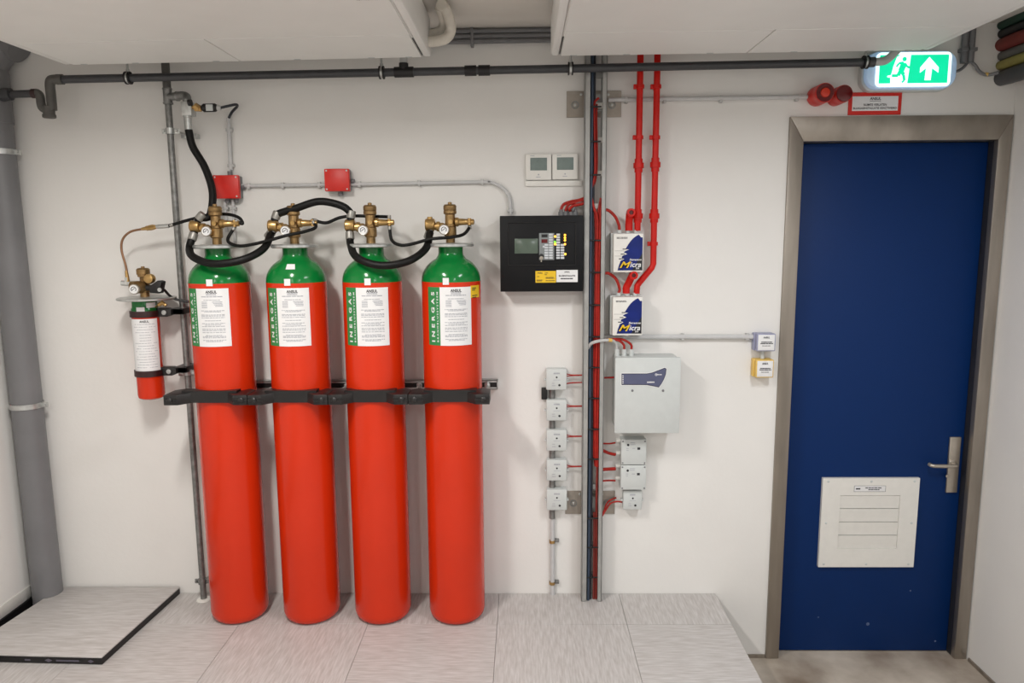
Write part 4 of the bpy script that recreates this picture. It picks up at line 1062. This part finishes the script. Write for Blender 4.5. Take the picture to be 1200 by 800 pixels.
for k, py in enumerate([123.5, 164, 203, 279.5, 317, 355, 392, 428, 464, 500, 535, 604, 638, 673]):
    z = P(697, py+2, 0.07).z
    wide = 270 < py < 540
    m = MB(); xa, xb = (redx-0.019, redx+0.013) if wide else (redx-0.014, redx+0.014)
    if py < 250: xa, xb = redx-0.024, redx+0.004
    m.box(xa-0.002, xb+0.002, -0.0835, -0.0795, z-0.0035, z+0.0035, bev=0.001, seg=1)
    m.box(LX0+0.022, LX0+0.055, -0.0855, -0.0815, z-0.0035, z+0.0035, bev=0.001, seg=1)
    m.box(xa-0.002, xa, -0.0835, -0.0525, z-0.0035, z+0.0035); m.box(LX0+0.053, LX0+0.055, -0.0855, -0.0525, z-0.0035, z+0.0035)
    m.build('cable_tie', BLACKR, t)

# ================================================================== RED ASPIRATING PIPES AND DETECTOR BOXES
rd = 0.06; rr_ = 0.0145
def micra(label, x0, y0, x1, y1):
    dF = 0.115
    X0, X1, Z0, Z1 = rect(x0, y0, x1, y1, dF)
    t = thing('smoke_detector_unit', label, 'smoke detector', ((X0+X1)/2, 0, Z0), 'white and blue smoke detector units')
    MB().box(X0-0.006, X1+0.006, -0.06, -0.0005, Z0-0.004, Z1+0.003, bev=0.003).build('base', BOXG, t)
    MB().box(X0, X1, -dF, -0.0605, Z0, Z1, bev=0.004).build('cover', WHITE, t)
    W_, H_ = X1-X0, Z1-Z0
    u = lambda p, q: (X0+W_*p, Z0+H_*q)
    # navy curved flash on the front
    n = 10
    arc = [u(p, q) for p, q in ((.40, .60), (.44, .66), (.50, .735), (.57, .81), (.64, .87), (.71, .915), (.78, .95), (.84, .97), (.90, .975))]
    wav = [u(0.40, .60), u(0.52, .59), u(0.40, .555), u(.34, .52), u(0.46, .475), u(0.30, .43), u(.27, .38), u(0.36, .345), u(0.24, .30), u(0.18, .17), u(.14, .05)]
    poly = [u(0.97, 0.05), u(0.97, 0.90), u(0.91, 0.90)] + arc[::-1][1:] + wav[1:]
    # triangulated fan by strips from the right edge
    m = MB(); b = bmesh.new(); vs_ = [b.verts.new((x, -dF-0.0006, z)) for x, z in poly]; es = b.faces.new(vs_); es.normal_update()
    bmesh.ops.triangulate(b, faces=[es]); bmesh.ops.recalc_face_normals(b, faces=b.faces); me = bpy.data.meshes.new('tmp'); b.to_mesh(me); b.free(); m.bm.from_mesh(me); bpy.data.meshes.remove(me)
    fl = m.build('blue_flash', NAVY, t, label='navy blue curved print', smooth=False)
    m = MB(); d2 = dF+0.001
    q = [u(0.62, 0.05), u(0.97, 0.05), u(0.97, 0.5)]; m.faces([Vector((x, -d2+0.0001, z)) for x, z in q], [(0, 1, 2)]); m.build('dark_corner', NAVYD, fl, smooth=False)
    m = MB(); x_, z_ = u(0.34, 0.14)
    vs2, _ = text_geo('Micra', 1, 0.02)
    def shear(u0, v0): return Vector((x_+u0+v0*0.25, -d2-0.0002, z_+v0))
    text_fit(m, 'icra', lambda a, b: shear(W_*.22+a, b), W_*.36, H_*.12, bold=0.02)
    text_fit(m, 'Stratos', lambda a, b: shear(W_*.14+a, H_*.165+b), W_*.40, H_*.05, bold=0.02)
    text_fit(m, '25', lambda a, b: shear(W_*.42+a, -H_*.055+b), W_*.12, H_*.04, bold=0.02)
    m.build('lettering', PAPER, fl)
    m = MB(); text_fit(m, 'M', lambda a, b: shear(a-W_*.09+(b-H_*.08)*0.3, b-H_*.02), W_*.27, H_*.16, bold=0.02); m.build('initial', YELL, fl, label='yellow initial letter')
    m = MB()
    for (p, q, w_) in ((.10, .87, .36), (.10, .895, .36)): bars(m, X0+W_*p, X0+W_*(p+w_), Z0+H_*q, 0.0025, dF+0.0006, 3)
    m.box(X0+W_*.04, X0+W_*.36, -dF-0.0006, -dF, Z0+H_*.555, Z0+H_*.56); m.box(X0+W_*.04, X0+W_*.28, -dF-0.0006, -dF, Z0+H_*.42, Z0+H_*.425)
    for (p, q) in ((.30, .59), (.24, .46), (.18, .34)): bars(m, X0+W_*p, X0+W_*(p+.14), Z0+H_*q, 0.004, dF+0.0008, 1)
    m.build('fine_print', INK, t)
    for gx in (0.24, 0.53, 0.80): MB().cyl((X0+W_*gx, -rd, Z1+0.001), (X0+W_*gx, -rd, Z1+0.016), 0.011, 12).build('gland', BOXG, t)
    MB().lathe((X0+W_*.5, -0.085, Z0-0.006), [(0.012, 0), (0.012, 0.005)], 12).build('bottom_knob', BOXG, t)
    return t, X0, X1, Z0, Z1
tA, AX0, AX1, AZ0, AZ1 = micra('upper white and navy smoke detector unit under red pipes', 719, 273.5, 754, 319)
tB, BX0, BX1, BZ0, BZ1 = micra('lower white and navy smoke detector unit above pale grey cabinet', 718, 348, 753, 393)
def red_pipe(label, pts, socks, clips):
    t = thing('sampling_pipe', label, 'pipe', pts[0], 'red sampling pipes')
    MB().tube(pts, rr_, 16).build('pipe', REDP, t)
    for c, ax in socks:
        c = Vector(c)
        m = MB(); m.tube([c-ax*0.030, c-ax*0.030, c-ax*0.012, c-ax*0.0118, c+ax*0.0118, c+ax*0.012, c+ax*0.030], 0, 18, radii=[.015, .0185, .0185, .024, .024, .0185, .0185]); m.build('socket', REDP, t)
    for c in clips:
        m = MB(); c = Vector(c); m.ring(c-Vector((0, 0, 0.008)), rr_+0.0003, rr_+0.005, 0.016); m.box(c.x-rr_-0.014, c.x-rr_+0.002, -rd-0.007, -rd+0.010, c.z-0.010, c.z+0.010, bev=0.002); m.box(c.x-0.006, c.x+0.006, -rd+rr_, -0.0006, c.z-0.006, c.z+0.006)
        m.build('pipe_clip', REDP, t)
    return t
X1p = 0.5*(P(750, 100, rd).x+P(747.3, 250, rd).x)
up = Vector((0, 0, 1))
z1a, z1b = ZC-0.005, AZ1+0.012
red_pipe('left red sampling pipe dropping to the upper smoke detector unit', [Vector((X1p, -rd, z1a)), Vector((X1p, -rd, z1b))], [((X1p, -rd, P(748, 194, rd).z), up), ((X1p, -rd, P(747, 253, rd).z), up)], [(X1p, -rd, P(750, 101.5, rd).z), (X1p, -rd, P(749, 161, rd).z)])
X2p = 0.5*(P(769.5, 100, rd).x+P(766, 300, rd).x)
pend = Vector((P(746, 343, rd).x, -rd, BZ1+0.012))
bend = [Vector((X2p, -rd, z1a)), Vector((X2p, -rd, P(765, 309, rd).z)), Vector((X2p-0.006, -rd, P(765, 313.5, rd).z)), Vector((pend.x+0.012, -rd, P(748, 331, rd).z)), Vector((pend.x+0.002, -rd, P(748, 335, rd).z)), pend]
red_pipe('right red sampling pipe bending down to the lower smoke detector unit', bend, [((X2p, -rd, P(768, 193, rd).z), up), ((X2p, -rd, P(767, 253, rd).z), up)], [(X2p, -rd, P(769.5, 101.5, rd).z), (X2p, -rd, P(768.5, 161, rd).z), (X2p, -rd, P(765.5, 285.5, rd).z)])
for (lab_, px, py, zt_, gx) in (('short red exhaust bend on top of the upper smoke detector unit', 739, 249, AZ1, 737), ('short red exhaust bend on top of the lower smoke detector unit', 742, 322.5, BZ1, 734)):
    c = P(px, py, rd+0.05)
    t = thing('exhaust_bend', lab_, 'pipe', (P(gx, py, rd).x, -rd, zt_), 'red exhaust bends')
    bx_ = P(gx, py+18, rd).x
    pts = smooth_path([Vector((bx_, -rd, zt_+0.013)), Vector((bx_, -rd, zt_+0.04)), Vector((bx_*0.6+c.x*0.4, -rd-0.005, zt_+0.06)), Vector((c.x, -rd-0.025, c.z)), Vector((c.x+0.002, -rd-0.05, c.z))], 6)
    MB().tube(pts, 0.017, 16).build('pipe', REDP, t)
    MB().ring(pts[-1], 0.010, 0.0185, 0.012, 'Y').build('open_end', REDP, t)
    MB().lathe(pts[-1], [(0.0105, 0), (0.0105, 0.002)], 14, 'Y').build('bore', REDD, t, label='dark open bore')
MB().tube(smooth_path([P(709, 245.5, 0.07), P(714, 247, 0.07), P(721, 254, 0.065), P(725, 263, rd), Vector((AX0+(AX1-AX0)*.24, -rd, AZ1+0.014))], 6), 0.0068, 10).build('cable', REDK, tA)
MB().tube(smooth_path([P(709, 320, 0.07), P(714, 320.5, 0.07), P(722, 327, 0.065), P(726, 338, rd), Vector((BX0+(BX1-BX0)*.24, -rd, BZ1+0.014))], 6), 0.0068, 10).build('cable', REDK, tB)

# ================================================================== PALE GREY CABINET
dF = 0.15
X0, X1, Z0, Z1 = rect(720.5, 419, 797, 507.5, dF)
t = thing('power_cabinet', 'pale grey wall cabinet with slate blue badge right of cable ladder', 'cabinet', ((X0+X1)/2, 0, Z0))
MB().box(X0+0.008, X1-0.008, -dF+0.014, -0.0005, Z0+0.012, Z1-0.004, bev=0.003).build('body', BOXG, t)
MB().box(X0, X1, -dF, -dF+0.0138, Z0, Z1, bev=0.003).build('door', BOXG, t)
pc = lambda px, py: (P(px, py, dF).x, P(px, py, dF).z)
def badge(off):
    ptsb = [(728.5-off, 437.6-off), (758, 437.6-off), (764, 436.5-off), (772, 433.5-off), (779, 430.8-off), (780.8+off, 432-off*.3), (780.2+off, 438), (778+off, 444), (775+off*.8, 449.5), (772+off*.3, 453.5+off), (766, 452.3+off), (758, 450.8+off), (728.5-off, 450.6+off)]
    return [pc(a, b) for a, b in ptsb]
bd = MB().prism(badge(0.9), -dF-0.0012, -dF, 'XZ').build('badge', PAPER, t, label='slate blue badge with pale border', smooth=False)
MB().prism(badge(0.2), -dF-0.0018, -dF-0.001, 'XZ').build('badge_border', SLATED, bd, smooth=False)
MB().prism(badge(-0.7), -dF-0.0024, -dF-0.0015, 'XZ').build('badge_face', SLATE, bd, smooth=False)
m = MB()
for k in range(5): x, z = pc(729.9, 440.1+k*2.1); m.lathe((x, -dF-0.0024, z), [(0.0028, 0), (0.0028, 0.0008)], 8, 'Y')
x, z = pc(758.2, 448.3); bars(m, x, x+0.036, z, 0.006, dF+0.003, 5)
x, z = pc(768.3, 439.2); bars(m, x, x+0.03, z, 0.004, dF+0.003, 3); m.ring((x+0.002, -dF-0.0026, z+0.002), 0.0045, 0.006, 0.0006, 'Y', 14)
m.build('badge_print', PAPER, bd)
for px in (741, 777): x, z = pc(px, 457.5); MB().lathe((x, -dF, z), [(0.006, 0), (0.006, 0.001), (0.003, 0.002)], 10, 'Y').build('lock', PVCG, t)
for q, (px, mm) in enumerate(((723, PVCL), (731.5, REDK), (740, REDK))):
    b0 = P(px, 412, 0.07)
    m = MB(); m.cyl((b0.x, -0.07, Z1-0.006), (b0.x, -0.07, Z1+0.028), 0.0115, 12); m.build('gland', BOXG, t)
    MB().tube(smooth_path([*([P(689.5, 408, 0.070), P(692, 403, 0.088), P(699, 400, 0.097)] if q == 0 else [P(707, 402-q, 0.06)]), P(712, 398.5-q*0.5, 0.09 if q == 0 else 0.065), P(719+q*5, 399.5-q, 0.08), (b0.x-0.004, -0.072, Z1+0.05), (b0.x, -0.07, Z1+0.026)], 6), 0.0075 if q == 0 else 0.0055, 8).build('cable', mm, t, label=('pale grey cable', 'red cable', 'red cable')[q])
a_, b2 = P(713, 398.3, 0.09), P(717, 398.6, 0.086); MB().cyl(a_, b2, 0.0085, 10).build('cable_marker', YELB, t)
MB().tube([P(706, 442.5, 0.05), P(722, 442, 0.05)], 0.0045, 8).build('cable', REDK, t)

# ================================================================== SMALL MODULE BOXES
def module(label, x0, y0, x1, y1, leads, grp, dF=0.055, kind='square'):
    X0, X1, Z0, Z1 = rect(x0, y0, x1, y1, dF)
    t = thing('interface_module', label, 'module box', ((X0+X1)/2, 0, Z0), grp)
    W_, H_ = X1-X0, Z1-Z0
    if kind == 'square':
        MB().box(X0+0.002, X1-0.002, -dF*0.45, -0.0005, Z0+0.002, Z1-0.002, bev=0.003).build('base', BOXG, t)
        MB().box(X0, X1, -dF, -dF*0.455, Z0, Z1, bev=0.006).build('lid', BOXG, t)
        for s in (-1, 1):
            xe = X0 if s < 0 else X1
            MB().lathe((xe+s*0.004, -dF*0.6, Z0+H_*0.47), [(0.005, -0.012), (0.005, 0.012), (0.003, 0.014)], 8, 'Y').build('side_lug', BOXG, t)
        pts = ((.30, .72, .40, .012, 0), )
        m = MB(); bars(m, X0+W_*.36, X0+W_*.66, Z0+H_*.76, H_*.07, dF+0.0006, 2); bars(m, X0+W_*.28, X0+W_*.46, Z0+H_*.2, H_*.03, dF+0.0006, 2); bars(m, X0+W_*.28, X0+W_*.42, Z0+H_*.31, H_*.03, dF+0.0006, 1); bars(m, X0+W_*.35, X0+W_*.68, Z0+H_*.47, H_*.025, dF+0.0006, 2); m.build('print', INKG, t)
        m = MB(); m.lathe((X0+W_*.51, -dF, Z0+H_*.61), [(0.0045, 0), (0.0045, 0.001)], 8, 'Y'); m.lathe((X0+W_*.645, -dF, Z0+H_*.235), [(0.0055, 0), (0.0055, 0.001)], 10, 'Y'); m.build('indicator', INK, t)
    else:
        MB().box(X0+0.002, X1-0.002, -dF*0.5, -0.0005, Z0+0.002, Z1-0.002, bev=0.003).build('base', BOXG, t)
        MB().box(X0, X1, -dF, -dF*0.505, Z0, Z1, bev=0.003).build('lid', BOXG, t)
        for sx_ in (.06, .94):
            for sz in (.07, .93): MB().lathe((X0+W_*sx_, -dF, Z0+H_*sz), [(0.004, 0), (0.004, 0.0012), (0.002, 0.002)], 8, 'Y').build('screw', PVCG, t)
        m = MB()
        for (p, q, w_) in ((.36, .86, .2), (.36, .79, .2), (.2, .64, .1), (.2, .56, .1), (.44, .64, .12)): bars(m, X0+W_*p, X0+W_*(p+w_), Z0+H_*q, H_*.03, dF+0.0006, 2)
        m.build('print', INKG, t)
        m = MB(); m.lathe((X0+W_*.27, -dF, Z0+H_*.79), [(0.006, 0), (0.006, 0.001)], 8, 'Y'); m.box(X0+W_*.64, X0+W_*.75, -dF-0.001, -dF, Z0+H_*.6, Z0+H_*.69); m.build('indicator', INK, t)
        for sz in (.35, .85): MB().cyl((X0+0.003, -0.025, Z0+H_*sz), (X0-0.018, -0.025, Z0+H_*sz), 0.0095, 10).build('gland', WHITE, t)
    for (pts, r_) in leads:
        MB().tube(smooth_path([P(a, b, c) for a, b, c in pts], 5), r_, 8).build('lead', REDK, t, label='red lead')
    return t
MG = 'square modules left of cable ladder'
rows = [(640, 432.3, 664.2, 457), (640.2, 468.5, 664.2, 493), (640.3, 503.8, 664.3, 528.3), (640.4, 539, 664.4, 563.3), (640.4, 573.6, 664.5, 598)]
labs = ['topmost square grey module in column left of cable ladder', 'second square grey module from top, left of cable ladder', 'middle square grey module in column left of cable ladder', 'fourth square grey module from top, left of cable ladder', 'lowest square grey module in column, left of cable ladder']
for q, (x0, y0, x1, y1) in enumerate(rows):
    ym = y0+6.5
    ld = [([(x1-0.5, ym-0.8, 0.03), (x1+6, ym+0.4, 0.03), (682, ym+0.3, 0.04)], 0.0025), ([(x1-0.5, ym+1.7, 0.03), (x1+6, ym+1.3, 0.03), (682, ym+1.0, 0.042)], 0.0025)]
    if q == 0: ld.append(([(x1-0.5, ym+10.6, 0.03), (x1+6, ym+9.6, 0.03), (682, ym+9.2, 0.04)], 0.0032))
    if q == 4: ld = []
    module(labs[q], x0, y0, x1, y1, ld, MG)
# red tails from those modules inside the ladder to the bundle
a0, a1, b0, b1 = rect(634.5, 454.5, 641.3, 468, 0.02)
t = tag(MB().box(a0, a1, -0.02, -0.0005, b0, b1, bev=0.002).build('black_label_holder', BLACKR), 'small black upright tag beside topmost square module', 'tag')
RGp = 'screwed boxes right of cable ladder'
module('upper oblong grey screwed box under pale grey cabinet', 728, 515, 757.5, 544.3, [([(705, 519.4, 0.05), (714, 519.6, 0.04), (721, 518.6, 0.028)], 0.0042), ([(705, 527, 0.05), (713, 530.5, 0.04), (721, 532.5, 0.028)], 0.0075)], RGp, 0.075, 'oblong')
module('lower oblong grey screwed box, directly below its twin', 727.5, 545.2, 757, 573.8, [([(705, 550, 0.05), (713, 549.5, 0.04), (721, 549, 0.028)], 0.0085), ([(705, 563.3, 0.05), (713, 562.8, 0.04), (721, 563, 0.028)], 0.0045)], RGp, 0.075, 'oblong')
module('small square grey module under the two screwed boxes', 730.2, 575, 752.5, 597.2, [([(731, 588.6, 0.03), (723, 587.4, 0.03), (715, 590, 0.035), (709.5, 598, 0.05), (705.5, 604.5, 0.06)], 0.0042), ([(722, 583, 0.012), (714, 586.5, 0.03), (710, 592, 0.045), (708, 598, 0.055), (705, 602, 0.06)], 0.004)], None)

# ================================================================== SOUNDERS, RED SIGN, CALL POINTS
def sounder(label, fx, fy, bxp, byp, rp, face):
    fd = 0.105
    c = P(bxp, byp, 0.001); r_ = rp*0.00405
    t = thing('alarm_sounder', label, 'alarm sounder', (c.x, 0, c.z-r_), 'red alarm sounders')
    MB().lathe((c.x, -0.0006, c.z), [(r_*0.96, 0), (r_, 0.004), (r_, 0.05), (r_*.99, 0.052), (r_*0.97, 0.086), (r_*0.99, 0.088), (r_*0.97, fd), (r_*0.78, fd)], 32, 'Y').build('body', REDBOX, t)
    if face:
        MB().ring((c.x, -fd, c.z), r_*0.5, r_*0.9, 0.0035, 'Y').build('dark_rim', REDD, t, label='dark red ring')
        MB().lathe((c.x, -fd, c.z), [(r_*.5, 0), (r_*.45, 0.008), (r_*.2, 0.010)], 24, 'Y').build('lens', REDL, t, label='bright red centre')
    else:
        MB().lathe((c.x, -fd, c.z), [(r_*.93, 0), (r_*.9, 0.006), (r_*.4, 0.009)], 28, 'Y').build('lens', REDD, t, label='dark red domed face')
sounder('left red alarm sounder above door, bright red centre', 967, 109, 956, 113.5, 10.6, True)
sounder('right red alarm sounder above door, plain dark red face', 988, 110, 977.8, 114.5, 9.4, False)

a0, a1, b0, b1 = rect(994.5, 108, 1056.5, 134.5, 0.006)
t = thing('warning_sign', 'red bordered white warning sign above the blue door', 'sign', ((a0+a1)/2, 0, b0))
MB().box(a0, a1, -0.006, -0.0005, b0, b1, bev=0.001, seg=1).build('plate', REDBOX, t)
w = 0.016
MB().box(a0+w, a1-w, -0.0072, -0.006, b0+w*1.1, b1-w*1.1).build('panel', PAPER, t)
m = MB(); xc = (a0+a1)/2; hh = b1-b0; ww = a1-a0-2*w
text_flat(m, 'ANSUL', xc, b0+hh*.66, 0.0078, ww*.24, hh*.12, 0.03); m.box(xc-ww*.12, xc+ww*.12, -0.0079, -0.0074, b0+hh*.6, b0+hh*.615)
text_flat(m, 'RUIMTE VERLATEN', xc, b0+hh*.40, 0.0078, ww*.5, hh*.095, 0.02)
text_flat(m, 'BLUSGASINSTALLATIE GEACTIVEERD', xc, b0+hh*.255, 0.0078, ww*.95, hh*.085, 0.02)
m.build('lettering', INK, t)

def call_point(label, x0, y0, x1, y1, body, dF=0.062):
    X0, X1, Z0, Z1 = rect(x0, y0, x1, y1, dF)
    t = thing('call_point', label, 'call point', ((X0+X1)/2, 0, Z0))
    MB().box(X0-0.006, X1-0.002, -0.035, -0.0005, Z0, Z1, bev=0.003).build('base', body, t)
    MB().box(X0, X1, -dF, -0.0352, Z0, Z1, bev=0.004).build('front', body, t)
    W_, H_ = X1-X0, Z1-Z0
    MB().box(X0+W_*.06, X1-W_*.06, -dF-0.0015, -dF, Z0+H_*.06, Z1-H_*.06, bev=0.0012).build('label', PAPER, t)
    m = MB(); text_flat(m, 'ANSUL', (X0+X1)/2, Z0+H_*.74, dF+0.0022, W_*.34, H_*.11, 0.03)
    bars(m, X0+W_*.22, X1-W_*.2, Z0+H_*.5, H_*.05, dF+0.0022, 2); bars(m, X0+W_*.18, X1-W_*.15, Z0+H_*.42, H_*.05, dF+0.0022, 2); bars(m, X0+W_*.28, X1-W_*.28, Z0+H_*.3, H_*.03, dF+0.0022, 2)
    m.build('print', INK, t)
    return X0, X1, Z0, Z1
r1 = call_point('upper call point with blue grey housing, left of door frame', 887, 391, 909, 411.5, LILAC)
r2 = call_point('lower call point with yellow housing, left of door frame', 886, 421.5, 906.8, 442.5, YELB)
xc = (r1[0]+r1[1])/2-0.003
tag(MB().cyl((xc, -0.022, r2[3]-0.001), (xc, -0.022, r1[2]+0.001), 0.0095, 12).build('conduit_nipple', BOXG), 'short grey conduit joining the two call points', 'conduit')

# ================================================================== EXIT SIGN
dF = 0.085
c00 = rect(1015.5, 58, 1123.5, 104.5, dF)
X0, X1, Z0, Z1 = c00
tilt = math.radians(1.2)
cx_, cz_ = (X0+X1)/2, (Z0+Z1)/2
t = thing('exit_sign', 'lit green emergency exit sign with running figure and arrow', 'exit sign', (cx_, 0, Z0))
def rounded(x0, x1, z0, z1, rl, n=8):
    pts = []
    for (cxx, czz, a) in ((x1-rl, z1-rl, 0), (x0+rl, z1-rl, 90), (x0+rl, z0+rl, 180), (x1-rl, z0+rl, 270)):
        for k in range(n+1):
            q = math.radians(a+90*k/n); pts.append((cxx+rl*math.cos(q), czz+rl*math.sin(q)))
    return pts
W_, H_ = X1-X0, Z1-Z0
MB().prism(rounded(X0, X1, Z0, Z1, H_*.32), -0.04, -0.0005, 'XZ', bev=0.002).build('base', BOXG, t)
MB().prism(rounded(X0+0.004, X1-0.004, Z0+0.004, Z1-0.004, H_*.34), -dF+0.004, -0.0402, 'XZ', bev=0.010).build('cover', SIGNB, t, label='clear bluish cover')
gx0, gx1, gz0, gz1 = rect(1030.5, 64.2, 1111, 97.5, dF+0.002)
MB().prism(rounded(gx0-0.013, gx1+0.013, gz0-0.013, gz1+0.011, 0.02), -dF-0.002, -dF+0.003, 'XZ').build('white_frame', SIGNW, t, label='glowing white frame')
fc = MB().box(gx0, gx1, -dF-0.003, -dF-0.0015, gz0, gz1).build('green_face', SIGNG, t, label='glowing green face')
gw_, gh = gx1-gx0, gz1-gz0
U = lambda p, q, o=0.0036: Vector((gx0+gw_*p, -dF-o, gz0+gh*q))
m = MB()   # white doorway, arrow
def polyf(m, pts, o):
    b = bmesh.new(); f_ = b.faces.new([b.verts.new(U(p, q, o)) for p, q in pts]); f_.normal_update(); bmesh.ops.triangulate(b, faces=[f_])
    me = bpy.data.meshes.new('tmp'); b.to_mesh(me); b.free(); m.bm.from_mesh(me); bpy.data.meshes.remove(me)
polyf(m, [(.17, .0), (.415, .0), (.43, .40), (.445, 1.0), (.30, 1.0), (.245, .93), (.20, .6), (.175, .3), (.12, .27), (.12, .22), (.165, .2)], 0.0036)
m.build('doorway', SIGNW, fc, label='white doorway', smooth=False)
m = MB(); polyf(m, [(.715, .92), (.86, .55), (.86, .36), (.765, .52), (.755, .10), (.665, .10), (.675, .52), (.59, .36), (.59, .55)], 0.0036); m.build('arrow', SIGNW, fc, label='white arrow pointing up', smooth=False)
m = MB()
def limb(p0, p1, w_): 
    a, b = U(*p0, 0.0042), U(*p1, 0.0042); n = Vector((-(b-a).z, 0, (b-a).x)).normalized()*w_
    m.faces([a-n, b-n, b+n, a+n], [(0, 1, 2, 3)])
hc_ = U(.355, .85, 0.0042); m.lathe((hc_.x, hc_.y, hc_.z), [(0.0095, 0), (0.0095, 0.0004)], 14, 'Y')
limb((.355, .72), (.315, .44), .013); limb((.36, .70), (.40, .58), .005); limb((.40, .58), (.445, .55), .005); limb((.345, .73), (.275, .70), .005); limb((.275, .70), (.245, .58), .004)
limb((.315, .46), (.355, .30), .008); limb((.355, .30), (.37, .10), .006); limb((.31, .46), (.275, .27), .008); limb((.275, .27), (.185, .27), .006); limb((.37, .1), (.335, .03), .004)
m.build('running_figure', SIGNG, fc, label='green running figure', smooth=False)
MB().tube(smooth_path([P(1117, 84, 0.05), P(1124, 82.5, 0.04), P(1131, 77, 0.025), P(1135, 70, 0.02)], 6), 0.0065, 8).build('cable', PVCG, t)

# trunking box and loop of cable in the corner
a0, a1, b0, b1 = rect(1130.5, 30, 1144.5, 73, 0.04)
t = thing('corner_conduit_box', 'grey twin conduit coming down beside the exit sign', 'conduit', ((a0+a1)/2, 0, b0))
xm_ = (a0+a1)/2
for xx in (xm_-0.0145, xm_+0.0145): MB().cyl((xx, -0.022, b0), (xx, -0.022, ZC-0.002), 0.0142, 14).build('tube', PVCG, t)
for k in range(2): MB().box(xm_-0.034+k*0.036, xm_-0.004+k*0.038, -0.040, -0.0006, P(1137, 58, .03).z-0.008, P(1137, 58, .03).z+0.008, bev=0.002).build('clip', PVCG, t)
MB().tube(smooth_path([(xm_+0.0145, -0.022, b0+0.01), P(1143, 77, 0.022), P(1147, 83, 0.025), P(1153, 87, 0.03), P(1160, 87.5, 0.04), P(1170, 85, 0.06)], 6), 0.0075, 8).build('cable', PVCG, t)
a_, b2 = P(1154.5, 87, 0.03), P(1158.5, 87.4, 0.038); MB().cyl(a_, b2, 0.0085, 10).build('cable_marker', YELB, t)

# sleeved cables along the right wall
def sleeve(label, px, py, r_, mm, z_off=0.0):
    c = P(px, py, 0.002)
    x = min(c.x, XR-r_-0.004)
    m = MB(); n = 26; pts = []; rad = []
    for k in range(n):
        y = -0.002 - 1.5*k/(n-1)
        pts.append((x, y, c.z)); rad.append(r_*(1+0.02*math.sin(k*2.1+px)) if k else r_*0.93)
    m.tube(pts, 0, 16, radii=rad)
    return tag(m.build('sleeved_cable', mm), label, 'cable', 'sleeved cables along the right wall')
sleeve('dark green sleeved cable, highest of stack in right upper corner', 1173, 30, 0.0190, DGRN)
sleeve('black sleeved cable under the dark green one in right corner', 1174, 40, 0.0205, BLACKR)
sleeve('dark red sleeved cable in middle of stack in right corner', 1173, 53, 0.0290, DRED)
sleeve('grey brown sleeved cable under the dark red one in right corner', 1174, 66, 0.0215, PVCT)
sleeve('yellow green sleeved cable low in the stack in right corner', 1172, 77, 0.0215, KAKI)
sleeve('charcoal pipe sleeve, lowest of stack in right upper corner', 1173, 92, 0.0350, PVCD)
